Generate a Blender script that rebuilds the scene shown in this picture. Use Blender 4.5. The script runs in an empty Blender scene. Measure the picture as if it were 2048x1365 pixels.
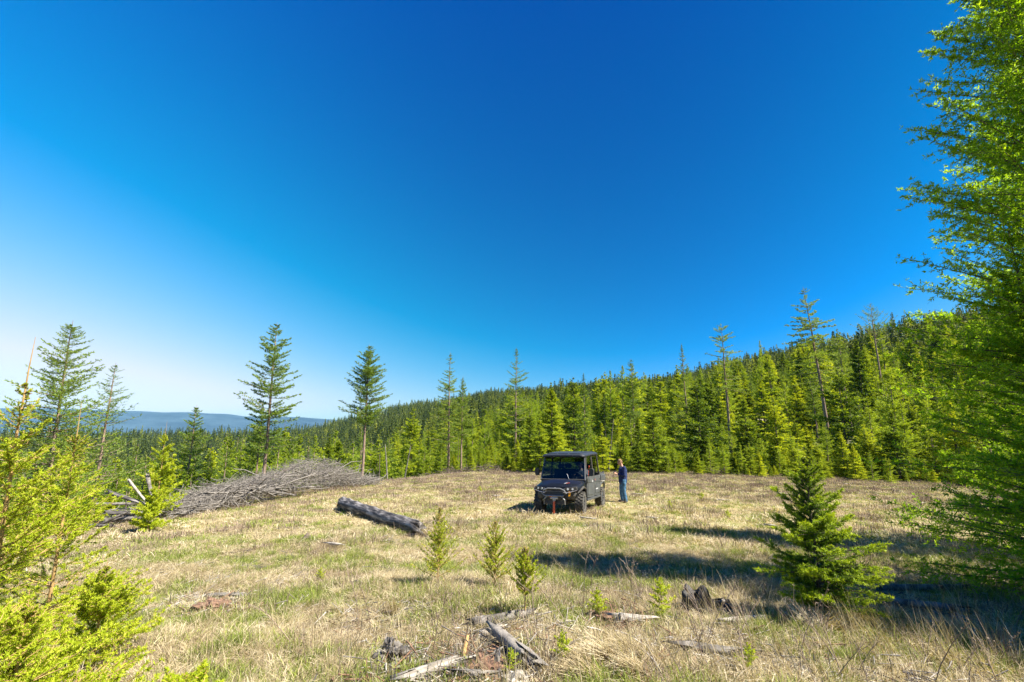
import bpy, math, random
import numpy as np
from mathutils import Vector, Matrix
R_ = math.radians
rng = np.random.default_rng(7)
random.seed(7)
scene = bpy.context.scene
col = scene.collection

# ------------------------------------------------------------------ camera
FPX, PITCH = 960.0, R_(10.5)
cam_d = bpy.data.cameras.new('camera'); cam = bpy.data.objects.new('camera', cam_d); col.objects.link(cam)
cam_d.sensor_width = 36.0; cam_d.lens = 36.0 * FPX / 2048
cam_d.clip_start = 0.05; cam_d.clip_end = 40000
cam.location = (0, 0, 0); cam.rotation_euler = (math.pi / 2 + PITCH, 0, 0)
scene.camera = cam
# ------------------------------------------------------------------ sky and sun
SUN_EL, SUN_AZ = R_(53), R_(107)            # azimuth clockwise from +Y
world = bpy.data.worlds.new("World"); scene.world = world; world.use_nodes = True
nt = world.node_tree; N = nt.nodes; L = nt.links
sky = N.new('ShaderNodeTexSky'); sky.sky_type = 'NISHITA'; sky.sun_disc = False
sky.sun_elevation = R_(50); sky.sun_rotation = R_(104); sky.altitude = 1000
def wm(op, a, b=None):
    n = N.new('ShaderNodeMath'); n.operation = op
    for i, v in enumerate((a, b)):
        if v is None: continue
        if isinstance(v, (int, float)): n.inputs[i].default_value = v
        else: L.new(v, n.inputs[i])
    return n.outputs[0]
tc = N.new('ShaderNodeTexCoord'); sx = N.new('ShaderNodeSeparateXYZ'); L.new(tc.outputs['Generated'], sx.inputs[0])
X, Y, Z = sx.outputs
HZ = wm('EXPONENT', wm('MULTIPLY', wm('MAXIMUM', Z, 0.0), -1 / .12))
XX = wm('MULTIPLY', X, X); HX = wm('MULTIPLY', HZ, X)
H2 = wm('EXPONENT', wm('MULTIPLY', wm('MAXIMUM', Z, 0.0), -1 / .35)); H2X = wm('MULTIPLY', H2, X)
X3 = wm('MULTIPLY', XX, X); HXX = wm('MULTIPLY', HZ, XX); H2XX = wm('MULTIPLY', H2, XX)
sc_ = N.new('ShaderNodeSeparateColor'); L.new(sky.outputs[0], sc_.inputs[0])
COEF = ((-1.919, -1.721), (-0.794, -0.791), (0.314, 0.124), (-1.14, 0.025), (1.465, 0.616), (0.43, 0.404), (1.52, 0.773), (-0.791, -0.444), (-0.537, 0.837), (1.034, 0.405), (-0.09, 0.482), (-0.73, 0.167))
outs = []
for k in (0, 1):      # the polarised deep-blue look of this sky: a smooth function of direction
    e = COEF[0][k]
    for c, s in zip(COEF[1:], (X, Y, Z, XX, HZ, HX, H2, H2X, X3, HXX, H2XX)):
        e = wm('ADD', e, wm('MULTIPLY', s, c[k]))
    outs.append(wm('MINIMUM', wm('MULTIPLY', wm('EXPONENT', e), sc_.outputs[1 + k]), (1.05, 1.15)[k]))
red = wm('MAXIMUM', wm('MINIMUM', wm('SUBTRACT', wm('POWER', outs[0], 2.9), .075), .9), 0.0)
cc = N.new('ShaderNodeCombineColor'); L.new(red, cc.inputs[0]); L.new(outs[0], cc.inputs[1]); L.new(outs[1], cc.inputs[2])
sm = N.new('ShaderNodeVectorMath'); sm.operation = 'SCALE'; sm.inputs['Scale'].default_value = 3.0; L.new(cc.outputs[0], sm.inputs[0])
L.new(sm.outputs[0], N['Background'].inputs[0]); N['Background'].inputs[1].default_value = 0.1
sun_d = bpy.data.lights.new('sun', 'SUN'); sun = bpy.data.objects.new('sun', sun_d); col.objects.link(sun)
sun_d.energy = 5.0; sun_d.angle = R_(0.53); sun_d.color = (1.0, 0.93, 0.82)
sdir = Vector((math.sin(SUN_AZ) * math.cos(SUN_EL), math.cos(SUN_AZ) * math.cos(SUN_EL), math.sin(SUN_EL)))
sun.rotation_euler = sdir.to_track_quat('Z', 'Y').to_euler()
sun.location = (30, -8, 40)
vs = scene.view_settings
vs.view_transform = 'Standard'; vs.look = 'None'; vs.exposure = 1.6; vs.gamma = 1; vs.use_curve_mapping = False
scene.cycles.max_bounces = 6; scene.cycles.transparent_max_bounces = 8
scene.cycles.volume_bounces = 0

# ------------------------------------------------------------------ helpers
def tag(o, label=None, cat=None, group=None, kind=None):
    if label: o['label'] = label
    if cat: o['category'] = cat
    if group: o['group'] = group
    if kind: o['kind'] = kind
    return o
def empty(name, loc=(0, 0, 0), rz=0.0, label=None, cat=None, group=None):
    o = bpy.data.objects.new(name, None); col.objects.link(o); o.location = loc; o.rotation_euler = (0, 0, rz)
    o.empty_display_size = .2
    return tag(o, label, cat, group)
def mesh_np(name, V, faces, mat=None, tint=None, smooth=False):
    """faces: list of int arrays (n,3) or (n,4)"""
    me = bpy.data.meshes.new(name)
    V = np.asarray(V, np.float32).reshape(-1, 3)
    faces = [np.asarray(f, np.int32) for f in faces if len(f)]
    me.vertices.add(len(V)); me.vertices.foreach_set('co', V.ravel())
    nl = sum(f.size for f in faces); npoly = sum(len(f) for f in faces)
    me.loops.add(nl); me.polygons.add(npoly)
    me.loops.foreach_set('vertex_index', np.concatenate([f.ravel() for f in faces]))
    st = []; o = 0
    for f in faces:
        st.append(o + np.arange(len(f)) * f.shape[1]); o += f.size
    me.polygons.foreach_set('loop_start', np.concatenate(st).astype(np.int32))
    if smooth: me.polygons.foreach_set('use_smooth', np.ones(npoly, bool))
    me.update(calc_edges=True)
    if tint is not None:
        a = me.attributes.new('tint', 'FLOAT', 'POINT'); a.data.foreach_set('value', np.asarray(tint, np.float32))
    if mat: me.materials.append(mat)
    return me
def link(name, me, parent=None, loc=None):
    o = bpy.data.objects.new(name, me); col.objects.link(o)
    if parent is not None: o.parent = parent
    if loc is not None: o.location = loc
    return o
def norm(a): return a / np.maximum(np.linalg.norm(a, axis=-1, keepdims=True), 1e-9)
def tubes(P, Rad, sides=4, caps=False):
    """P (n,k,3), Rad (n,k) -> verts, quads"""
    P = np.asarray(P, float); Rad = np.asarray(Rad, float); n, k, _ = P.shape
    T = np.gradient(P, axis=1); T = norm(T)
    ref = np.where(np.abs(T[..., 2:3]) < .9, np.array([0, 0, 1.]), np.array([1., 0, 0]))
    A = norm(np.cross(T, ref)); B = np.cross(T, A)
    th = np.arange(sides) * 2 * math.pi / sides
    V = P[:, :, None] + Rad[:, :, None, None] * (np.cos(th)[:, None] * A[:, :, None] + np.sin(th)[:, None] * B[:, :, None])
    idx = np.arange(n * k * sides).reshape(n, k, sides)
    a = idx[:, :-1]; b = np.roll(a, -1, 2); d = idx[:, 1:]; c = np.roll(d, -1, 2)
    Q = np.stack([a, b, c, d], -1).reshape(-1, 4)
    return V.reshape(-1, 3), Q
def kites(C, A, ln, wd, roll=None):
    """leaf blades: C centre base, A axis unit, ln, wd arrays"""
    n = len(C); rnd = norm(rng.normal(size=(n, 3))); S = norm(np.cross(A, rnd))
    ln = np.broadcast_to(ln, n)[:, None]; wd = np.broadcast_to(wd, n)[:, None]
    V = np.stack([C, C + A * ln * .45 + S * wd * .5, C + A * ln, C + A * ln * .45 - S * wd * .5], 1)
    return V.reshape(-1, 3), np.arange(4 * n).reshape(n, 4)

def mat_new(name):
    m = bpy.data.materials.new(name); m.use_nodes = True
    nt = m.node_tree; nt.nodes.remove(nt.nodes['Principled BSDF'])
    return m, nt, nt.nodes['Material Output']
def nd(nt, t, **kw):
    n = nt.nodes.new(t)
    for k, v in kw.items():
        if k in n.inputs: n.inputs[k].default_value = v
        else: setattr(n, k, v)
    return n
def ramp(nt, fac, stops):
    r = nt.nodes.new('ShaderNodeValToRGB'); e = r.color_ramp.elements
    while len(e) < len(stops): e.new(0.5)
    for q, (p, c) in zip(e, stops): q.position = p; q.color = (*c, 1)
    nt.links.new(fac, r.inputs[0]); return r.outputs[0]
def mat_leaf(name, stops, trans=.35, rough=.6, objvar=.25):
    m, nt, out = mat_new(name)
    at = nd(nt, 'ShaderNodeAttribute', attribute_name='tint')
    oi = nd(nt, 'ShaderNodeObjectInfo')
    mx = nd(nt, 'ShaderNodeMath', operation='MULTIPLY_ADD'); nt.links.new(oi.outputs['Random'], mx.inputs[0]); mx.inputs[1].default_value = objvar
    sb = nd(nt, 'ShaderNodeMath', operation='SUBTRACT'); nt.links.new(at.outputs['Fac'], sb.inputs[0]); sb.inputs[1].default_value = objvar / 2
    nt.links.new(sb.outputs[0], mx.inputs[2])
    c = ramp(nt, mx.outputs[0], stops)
    d = nd(nt, 'ShaderNodeBsdfPrincipled', Roughness=rough); nt.links.new(c, d.inputs['Base Color']); d.inputs['Specular IOR Level'].default_value = .25
    t = nd(nt, 'ShaderNodeBsdfTranslucent')
    tcx = nd(nt, 'ShaderNodeMixRGB', blend_type='MULTIPLY'); tcx.inputs[0].default_value = 1; tcx.inputs[2].default_value = (1.25, 1.15, .5, 1)
    nt.links.new(c, tcx.inputs[1]); nt.links.new(tcx.outputs[0], t.inputs['Color'])
    mi = nd(nt, 'ShaderNodeMixShader'); mi.inputs[0].default_value = trans
    nt.links.new(d.outputs[0], mi.inputs[1]); nt.links.new(t.outputs[0], mi.inputs[2]); nt.links.new(mi.outputs[0], out.inputs[0])
    return m
def mat_noise(name, c1, c2, scale=8, rough=.8, metallic=0, bump=.0, stretch=(1, 1, 1), c3=None, spec=.4, detail=6, bscale=None, lo=.35, hi=.65, objvar=0):
    m, nt, out = mat_new(name)
    t = nd(nt, 'ShaderNodeTexCoord'); mp = nd(nt, 'ShaderNodeMapping'); mp.inputs['Scale'].default_value = stretch
    nt.links.new(t.outputs['Object'], mp.inputs[0])
    n = nd(nt, 'ShaderNodeTexNoise', Scale=scale, Detail=detail); nt.links.new(mp.outputs[0], n.inputs['Vector'])
    fac = n.outputs['Fac']
    if objvar:
        oi = nd(nt, 'ShaderNodeObjectInfo'); ma = nd(nt, 'ShaderNodeMath', operation='MULTIPLY_ADD')
        nt.links.new(oi.outputs['Random'], ma.inputs[0]); ma.inputs[1].default_value = objvar
        sb = nd(nt, 'ShaderNodeMath', operation='SUBTRACT'); nt.links.new(fac, sb.inputs[0]); sb.inputs[1].default_value = objvar / 2
        nt.links.new(sb.outputs[0], ma.inputs[2]); fac = ma.outputs[0]
    stops = [(lo, c1), (hi, c2)] if c3 is None else [(lo, c1), ((lo + hi) / 2, c2), (hi, c3)]
    c = ramp(nt, fac, stops)
    p = nd(nt, 'ShaderNodeBsdfPrincipled', Roughness=rough, Metallic=metallic); p.inputs['Specular IOR Level'].default_value = spec
    nt.links.new(c, p.inputs['Base Color'])
    if bump:
        b = nd(nt, 'ShaderNodeBump', Strength=bump, Distance=.02)
        n2 = nd(nt, 'ShaderNodeTexNoise', Scale=bscale or scale * 3, Detail=5); nt.links.new(mp.outputs[0], n2.inputs['Vector'])
        nt.links.new(n2.outputs['Fac'], b.inputs['Height']); nt.links.new(b.outputs[0], p.inputs['Normal'])
    nt.links.new(p.outputs[0], out.inputs[0])
    return m

# ------------------------------------------------------------------ terrain
def px_ratio(px, py):
    v = 682.5 - py; dn = FPX * math.cos(PITCH) - v * math.sin(PITCH)
    return (px - 1024) / dn, (FPX * math.sin(PITCH) + v * math.cos(PITCH)) / dn
def px_az(px, py=860): return math.degrees(math.atan(px_ratio(px, py)[0]))
def ss(a, b, t):
    t = np.clip((t - a) / (b - a), 0, 1); return t * t * (3 - 2 * t)
_ph = rng.uniform(0, 6.28, (60, 2)); _dr = rng.uniform(0, 6.28, 60)
def wav(x, y, lam, k0, n=6):
    s = 0
    for i in range(n):
        a = _dr[k0 + i]; l = lam * (.7 + .6 * ((i * .37) % 1))
        s = s + np.sin((x * math.cos(a) + y * math.sin(a)) * 6.283 / l + _ph[k0 + i, 0] + .8 * np.sin(x / l * 1.7 + y / l * 2.3 + _ph[k0 + i, 1]))
    return s / n
RIDGE = [(-60, 858, 700), (0, 858, 700), (200, 858, 680), (400, 857, 680), (560, 856, 700), (640, 846, 760), (700, 830, 800), (760, 812, 800), (860, 800, 800), (960, 782, 800), (1060, 776, 780),
         (1150, 770, 760), (1250, 760, 720), (1350, 750, 680), (1450, 722, 620), (1600, 690, 560), (1720, 668, 520), (1850, 632, 480), (1950, 612, 460), (2048, 600, 440), (2150, 590, 430)]
_az = []; _zr = []; _Rr = []
for px, py, rr in RIDGE:
    a = px_az(px, py); e = px_ratio(px, py)[1]
    _az.append(a); _Rr.append(rr); _zr.append(e * rr * math.cos(R_(a)) - 13)
_az = [-180] + _az + [180]; _zr = [40] + _zr + [40]; _Rr = [500] + _Rr + [500]
VAL = ([-180, -60, -25, -18, -8, 2, 12, 60, 180], [-8, -30, -32, -24, -15, -9, -6, -5, -8])
MTN = [(-200, 812), (0, 817), (110, 818), (230, 822), (330, 825), (400, 826), (450, 829), (490, 834), (530, 832), (600, 835), (660, 840), (800, 846)]
_ma = [-180, -70] + [px_az(a, b) for a, b in MTN] + [20, 180]
_mz = [100, 300] + [px_ratio(a, b)[1] * 6000 * math.cos(R_(px_az(a, b))) for a, b in MTN] + [60, 100]
def gz(x, y):
    x = np.asarray(x, float); y = np.asarray(y, float)
    r = np.hypot(x, y); az = np.degrees(np.arctan2(x, y))
    near = np.interp(r, [0, 3, 6, 10, 17, 21, 30, 45, 60, 200], [-1.65, -1.85, -2.1, -2.42, -2.8, -2.94, -3.3, -3.85, -4.4, -8])
    xc = np.where(y < 28, -13.0, -13.0 + (y - 28) * .55)
    u = np.maximum(0, xc - x); left = ss(0, -20, az)
    drop = (.42 * (np.sqrt(u * u + 4) - 2)) * np.where(y > 0, left, left * .4)
    near = near - np.minimum(drop, 22)
    near = near - .02 * np.maximum(0, -6 - x) * ss(6, 14, y)
    near = near + wav(x, y, 1.3, 0) * .035 + wav(x, y, 4.5, 6) * .09 * ss(2, 8, r)
    zv = np.interp(az, *VAL); zr = np.interp(az, _az, _zr); RR = np.interp(az, _az, _Rr)
    t = np.clip((r - 60) / (RR - 60), 0, 1); p = np.interp(az, [-40, -20, 0, 40], [1.5, 1.4, 1.15, 1.05])
    far = zv + (zr - zv) * t ** p
    far = far + (wav(x, y, 130, 12) * 5 + wav(x, y, 45, 18) * 2) * np.sin(np.pi * np.clip(t * .97, 0, 1)) ** .7
    far = np.where(r > RR, np.maximum(zr - (r - RR) * .14, -90), far)
    w = ss(48, 110, r)
    z = near * (1 - w) + far * w
    mz = np.interp(az, _ma, _mz)
    m = ss(3500, 6000, r)
    z = z * (1 - m) + (mz + wav(x, y, 900, 24) * 14 * m + wav(x, y, 350, 30) * 6 * m) * m
    z = z - 120 * ss(6000, 8000, r)
    return z
def G(px, py):
    """ground point seen at a photo pixel"""
    ax, ez = px_ratio(px, py)
    t = np.concatenate([np.linspace(1.5, 70, 1400)])
    d = gz(t * ax, t) - t * ez
    i = np.argmax(d > 0) if (d > 0).any() else len(t) - 1
    return np.array([t[i] * ax, t[i], t[i] * ez])
def at(px, d):      # ground point on a column at depth d
    ax = px_ratio(px, 950)[0]; return np.array([ax * d, d, float(gz(ax * d, d))])

# ground sheet, polar, out to the horizon
azs = np.concatenate([np.arange(-180, -75, 5), np.arange(-75, 75, .4), np.arange(75, 180, 5)])
rs = np.concatenate([[0.02], .5 * 1.034 ** np.arange(0, 290)]); rs = rs[rs < 7800]
AA, RR2 = np.meshgrid(np.radians(azs), rs)
gx = np.sin(AA) * RR2; gy = np.cos(AA) * RR2; gzv = gz(gx, gy)
V = np.stack([gx, gy, gzv], -1); nr, na = AA.shape
idx = np.arange(nr * na).reshape(nr, na)
a = idx[:-1]; b = idx[1:]
Q = np.stack([a, b, np.roll(b, -1, 1), np.roll(a, -1, 1)], -1).reshape(-1, 4)
def ground_mat():
    m, nt, out = mat_new('meadow_and_forest_floor'); lk = nt.links.new
    g = nd(nt, 'ShaderNodeNewGeometry')
    def noise(s, d=6, r=.55):
        n = nd(nt, 'ShaderNodeTexNoise', Scale=s, Detail=d, Roughness=r); lk(g.outputs['Position'], n.inputs['Vector']); return n.outputs['Fac']
    straw = ramp(nt, noise(6, 8, .7), [(.3, (.16, .125, .055)), (.5, (.33, .27, .13)), (.7, (.45, .38, .22))])
    green = ramp(nt, noise(9, 6), [(.35, (.10, .13, .03)), (.65, (.22, .25, .06))])
    mask = ramp(nt, noise(.45, 6, .65), [(.47, (0, 0, 0)), (.66, (.75, .75, .75))])
    mx = nd(nt, 'ShaderNodeMixRGB'); lk(mask, mx.inputs[0]); lk(straw, mx.inputs[1]); lk(green, mx.inputs[2])
    pink = ramp(nt, noise(.8, 7, .7), [(.45, (0, 0, 0)), (.7, (.6, .6, .6))])
    mx2 = nd(nt, 'ShaderNodeMixRGB'); lk(pink, mx2.inputs[0]); lk(mx.outputs[0], mx2.inputs[1]); mx2.inputs[2].default_value = (.30, .235, .17, 1)
    # forest floor and open rocky slopes far away
    ff = ramp(nt, noise(.03, 8, .7), [(.35, (.05, .07, .025)), (.5, (.13, .14, .055)), (.62, (.34, .31, .21))])
    at_ = nd(nt, 'ShaderNodeAttribute', attribute_name='far')
    mx3 = nd(nt, 'ShaderNodeMixRGB'); lk(at_.outputs['Fac'], mx3.inputs[0]); lk(mx2.outputs[0], mx3.inputs[1]); lk(ff, mx3.inputs[2])
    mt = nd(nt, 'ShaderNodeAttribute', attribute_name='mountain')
    mc = ramp(nt, noise(.0022, 9, .65), [(.4, (.014, .036, .062)), (.62, (.034, .068, .10))])  # blue of distant haze painted into the mountain colour, on top of the volume
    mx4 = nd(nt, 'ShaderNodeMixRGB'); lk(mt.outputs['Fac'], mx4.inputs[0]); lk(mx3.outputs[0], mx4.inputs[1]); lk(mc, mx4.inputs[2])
    p = nd(nt, 'ShaderNodeBsdfPrincipled', Roughness=.95); p.inputs['Specular IOR Level'].default_value = .1
    nr_ = nd(nt, 'ShaderNodeVectorMath', operation='LENGTH'); lk(g.outputs['Position'], nr_.inputs[0])
    mr_ = nd(nt, 'ShaderNodeMapRange'); lk(nr_.outputs['Value'], mr_.inputs[0]); mr_.inputs[1].default_value = 6; mr_.inputs[2].default_value = 16; mr_.inputs[3].default_value = 1; mr_.inputs[4].default_value = 0
    litter = ramp(nt, noise(22, 8, .8), [(.35, (.045, .03, .018)), (.5, (.13, .09, .055)), (.68, (.27, .20, .12))])
    mx5 = nd(nt, 'ShaderNodeMixRGB'); lk(mr_.outputs[0], mx5.inputs[0]); lk(mx4.outputs[0], mx5.inputs[1]); lk(litter, mx5.inputs[2])
    lk(mx5.outputs[0], p.inputs['Base Color'])
    bp = nd(nt, 'ShaderNodeBump', Strength=.9, Distance=.06); lk(noise(14, 8, .75), bp.inputs['Height']); lk(bp.outputs[0], p.inputs['Normal'])
    lk(p.outputs[0], out.inputs[0]); return m
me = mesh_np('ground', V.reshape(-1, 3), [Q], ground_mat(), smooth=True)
rr_ = RR2.ravel(); xx_ = gx.ravel(); yy_ = gy.ravel()
edge = np.where(xx_ < np.where(yy_ < 28, -16, -16 + (yy_ - 28) * .6), 1.0, 0)
at1 = me.attributes.new('far', 'FLOAT', 'POINT'); at1.data.foreach_set('value', np.maximum(ss(46, 60, rr_), edge * ss(14, 20, rr_)).astype(np.float32))
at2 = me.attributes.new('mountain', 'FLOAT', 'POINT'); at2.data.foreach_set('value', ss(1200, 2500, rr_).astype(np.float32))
ground = tag(link('ground', me), 'dry straw meadow with green patches sloping to wooded hills', kind='structure')

# air
hz_v = [(-8200, -8200, -150), (8200, -8200, -150), (8200, 8200, -150), (-8200, 8200, -150), (-8200, -8200, 285), (8200, -8200, 285), (8200, 8200, 285), (-8200, 8200, 285)]
hm = mesh_np('haze', np.array(hz_v), [np.array([(0, 3, 2, 1), (4, 5, 6, 7), (0, 1, 5, 4), (1, 2, 6, 5), (2, 3, 7, 6), (3, 0, 4, 7)])])
m, nt_, out = mat_new('pale_air'); pv = nd(nt_, 'ShaderNodeVolumePrincipled', Density=4.2e-5, Anisotropy=-.35)
pv.inputs['Color'].default_value = (.38, .72, 1, 1); nt_.links.new(pv.outputs[0], out.inputs['Volume']); hm.materials.append(m)
haze = tag(link('haze', hm), 'thin blue air haze over the valley', kind='stuff')
# ------------------------------------------------------------------ materials: plants and wood
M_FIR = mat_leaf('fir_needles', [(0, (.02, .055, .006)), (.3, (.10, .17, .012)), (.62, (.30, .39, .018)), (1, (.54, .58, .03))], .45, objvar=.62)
M_YLARCH = mat_leaf('fresh_larch_needles', [(0, (.13, .22, .014)), (.5, (.28, .38, .022)), (1, (.47, .56, .05))], .45, objvar=.35)
M_TLARCH = mat_leaf('tall_larch_needles', [(0, (.07, .14, .03)), (.5, (.17, .26, .035)), (1, (.32, .40, .05))], .4, objvar=.25)
M_NEARLARCH = mat_leaf('near_larch_needles', [(0, (.07, .17, .006)), (.5, (.24, .42, .012)), (1, (.44, .60, .03))], .6, objvar=0)
M_SAPLARCH = mat_leaf('sapling_larch_needles', [(0, (.20, .30, .012)), (.5, (.40, .50, .02)), (1, (.60, .62, .06))], .45, objvar=0.1)
M_NEARFIR = mat_leaf('near_fir_needles', [(0, (.02, .06, .006)), (.4, (.10, .19, .008)), (.68, (.29, .40, .010)), (1, (.46, .53, .02))], .35, objvar=0)
M_HILL = mat_leaf('hill_needles', [(0, (.035, .06, .014)), (.4, (.095, .135, .022)), (.75, (.22, .26, .03)), (1, (.42, .44, .05))], .3, objvar=.75)
M_BARK = mat_noise('larch_bark', (.13, .085, .06), (.34, .245, .18), 3, .9, bump=.6, stretch=(4, 4, 1))
M_DKBARK = mat_noise('dark_bark', (.05, .04, .03), (.15, .115, .085), 5, .9, bump=.5, stretch=(4, 4, 1))
M_TWIG = mat_noise('yellow_twig', (.28, .17, .06), (.45, .30, .12), 20, .7)
M_GREYWOOD = mat_noise('weathered_wood', (.06, .053, .046), (.215, .195, .17), 4, .9, bump=.5, stretch=(3, 3, 3), objvar=.25)
M_PALEWOOD = mat_noise('bleached_wood', (.20, .175, .14), (.48, .44, .38), 6, .85, bump=.6, stretch=(1, 6, 6), objvar=.1)
M_CHAR = mat_noise('charred_wood', (.014, .013, .013), (.10, .09, .085), 3, .75, bump=.9, c3=(.30, .28, .26), stretch=(.5, 4, 4), lo=.38, hi=.66)
M_BLACK = mat_noise('burnt_black', (.006, .006, .007), (.03, .028, .028), 9, .6, bump=.9)
M_RUST = mat_noise('rotten_red_wood', (.07, .035, .022), (.24, .14, .085), 14, .95, bump=.8)

# ------------------------------------------------------------------ conifer generator
def conifer(H, lo, R, prof, nbr, a0, curve, ntw, twl, nlf, ll, lw, trunk_r, gap=0., tuft=1, sides=3, twdroop=0., bend=.02, lean=(0, 0), minr=.006, tipbright=.0, up=.0, skirt=None, seg=6, hi=.985, brk=.012, k2m=2, tz_=.22, spread=.55, twig_tubes=False, jit=.25):
    """returns wood (V,F), foliage (V,F,tint)"""
    K = 12; tz = np.linspace(0, 1, K)
    tx = np.cumsum(rng.normal(0, bend * H / K, K)) + lean[0] * H * tz ** 1.3; ty = np.cumsum(rng.normal(0, bend * H / K, K)) + lean[1] * H * tz ** 1.3
    tx -= tx[0]; ty -= ty[0]
    TP = np.stack([tx, ty, tz * H], -1)[None]; TR = (trunk_r * (1 - tz) ** .85 + .006 * H / 10)[None]
    TP[0, 0, 2] -= .25
    wv, wf = tubes(TP, TR, 7)
    u = np.sort(rng.uniform(0, 1, nbr) ** 1.0); 
    hb = (lo + (hi - lo) * u) * H
    if gap: # irregular: drop some clusters
        keep = (np.sin(u * 37 + rng.uniform(0, 6)) + rng.normal(0, .5, nbr)) > -1.2 + gap
        u = u[keep]; hb = hb[keep]
    n = len(u)
    rad = R * np.clip(1 - u, 0, 1) ** prof * rng.uniform(1 - jit * 1.6, 1 + jit * .5, n) + minr * H * .5
    if skirt: rad = rad * np.interp(u, [0, skirt, 1], [.55, 1, 1])
    phi = np.arange(n) * 2.39996 + rng.normal(0, .5, n)
    bx = np.interp(hb, tz * H, tx); by = np.interp(hb, tz * H, ty)
    t = np.linspace(0, 1, seg)
    ang = np.interp(u, [0, 1], [a0, a0 + up]) + rng.normal(0, .10, n)
    hx = rad[:, None] * t * np.cos(ang)[:, None]
    cv = curve if np.isscalar(curve) else np.interp(u, [0, .5, 1], curve)
    hz = rad[:, None] * (t * np.sin(ang)[:, None] + np.broadcast_to(cv, n)[:, None] * t ** 2)
    side = rng.normal(0, .10, n)[:, None] * rad[:, None] * t ** 2
    c, s = np.cos(phi)[:, None], np.sin(phi)[:, None]
    BP = np.stack([bx[:, None] + c * hx - s * side, by[:, None] + s * hx + c * side, hb[:, None] + hz], -1)
    BR = (np.clip(rad * brk, .003, .07)[:, None] * (1 - .85 * t)) + .0015
    bv, bf = tubes(BP, BR, sides)
    W = [(wv, wf), (bv, bf)]
    # twigs
    m = ntw
    tt = np.clip(np.linspace(.12, 1, m)[None] + rng.normal(0, .04, (n, m)), .06, 1)
    fi = tt * (seg - 1); i0 = np.minimum(fi.astype(int), seg - 2); fr = (fi - i0)[..., None]
    ar = np.arange(n)[:, None]
    P0 = BP[ar, i0] * (1 - fr) + BP[ar, i0 + 1] * fr
    Tg = norm(BP[ar, i0 + 1] - BP[ar, i0])
    S = norm(np.cross(Tg, np.array([0, 0, 1.]))); sg = np.where(np.arange(m) % 2 == 0, 1., -1.)[None, :, None]
    TD = norm(Tg * .75 + S * sg * rng.uniform(.5, 1.1, (n, m, 1)) * (spread / .55) + np.array([0, 0, 1.]) * (rng.normal(0, tz_, (n, m, 1)) + twdroop))
    TL = (twl * rad[:, None] * (1.05 - .75 * tt) + .012 * R) * rng.uniform(.6, 1.3, (n, m))
    TD[:, -1] = Tg[:, -1]
    if twig_tubes:
        P1 = P0 + TD * TL[..., None]
        tp = np.stack([P0, (P0 + P1) / 2 + rng.normal(0, .01, P0.shape), P1], 2).reshape(-1, 3, 3)
        tr = np.broadcast_to(np.array([.0035, .0025, .0015]), (len(tp), 3))
        W.append(tubes(tp, tr, 3))
    # leaves along twigs
    q = rng.uniform(0, 1, (n, m, nlf)) 
    C = P0[:, :, None] + TD[:, :, None] * (TL[..., None] * q)[..., None]
    tipf = (tt[..., None] * .6 + q * .4)
    A = norm(TD[:, :, None] * .9 + rng.normal(0, .45, C.shape) + np.array([0, 0, .12]))
    C = C.reshape(-1, 3); A = A.reshape(-1, 3)
    # leaves on trunk top and along branch itself
    k2 = max(2, nlf); q2 = rng.uniform(.1, 1, (n, k2 * k2m)); f2 = q2 * (seg - 1); i2 = np.minimum(f2.astype(int), seg - 2); fr2 = (f2 - i2)[..., None]
    C2 = BP[ar, i2] * (1 - fr2) + BP[ar, i2 + 1] * fr2; A2 = norm(norm(BP[ar, i2 + 1] - BP[ar, i2]) + rng.normal(0, .5, C2.shape))
    C = np.concatenate([C, C2.reshape(-1, 3)]); A = np.concatenate([A, A2.reshape(-1, 3)])
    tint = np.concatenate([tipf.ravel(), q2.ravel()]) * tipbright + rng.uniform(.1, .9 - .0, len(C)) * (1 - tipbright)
    lf = np.clip(rad / (R * .5), .3, 1); lf = np.concatenate([np.repeat(lf, m * nlf), np.repeat(lf, k2 * k2m)])
    if tuft > 1:
        lf = np.repeat(lf, tuft)
        C = np.repeat(C, tuft, 0); tint = np.repeat(tint, tuft)
        A = norm(np.repeat(A, tuft, 0) * .6 + rng.normal(0, .7, (len(C), 3)))
    nn = len(C)
    fv, ff = kites(C, A, ll * lf * rng.uniform(.6, 1.35, nn), lw * lf ** .5 * rng.uniform(.7, 1.3, nn))
    off = 0; VV = []; FF = []
    for v, f in W: VV.append(v); FF.append(f + off); off += len(v)
    return np.concatenate(VV), np.concatenate(FF), fv, ff, np.repeat(tint, 4)
def split_wood(parts): pass
class Proto:
    def __init__(s, H, leaf, bark, **kw):
        wv, wf, fv, ff, ti = conifer(H, **kw)
        nt_ = 12 * 7; ntf = 11 * 7
        s.H = H
        s.trunk = mesh_np('trunk', wv[:nt_], [wf[:ntf]], bark, smooth=True)
        s.branch = mesh_np('branches', wv[nt_:], [wf[ntf:] - nt_], bark)
        s.crown = mesh_np('needles', fv, [ff], leaf, tint=ti)
        s.top = wv[nt_ - 7]
def plant(name, pr, loc, h, rz=None, wide=1., label=None, cat='tree', group=None):
    e = empty(name, loc, rng.uniform(0, 6.28) if rz is None else rz, label, cat, group)
    sc = h / pr.H
    e.scale = (sc * wide, sc * wide, sc)
    for nm in ('trunk', 'branch', 'crown'):
        q = link({'trunk': 'trunk', 'branch': 'branches', 'crown': 'crown'}[nm], getattr(pr, nm), e)
        if nm != 'trunk': q['kind'] = 'stuff'
    return e
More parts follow.
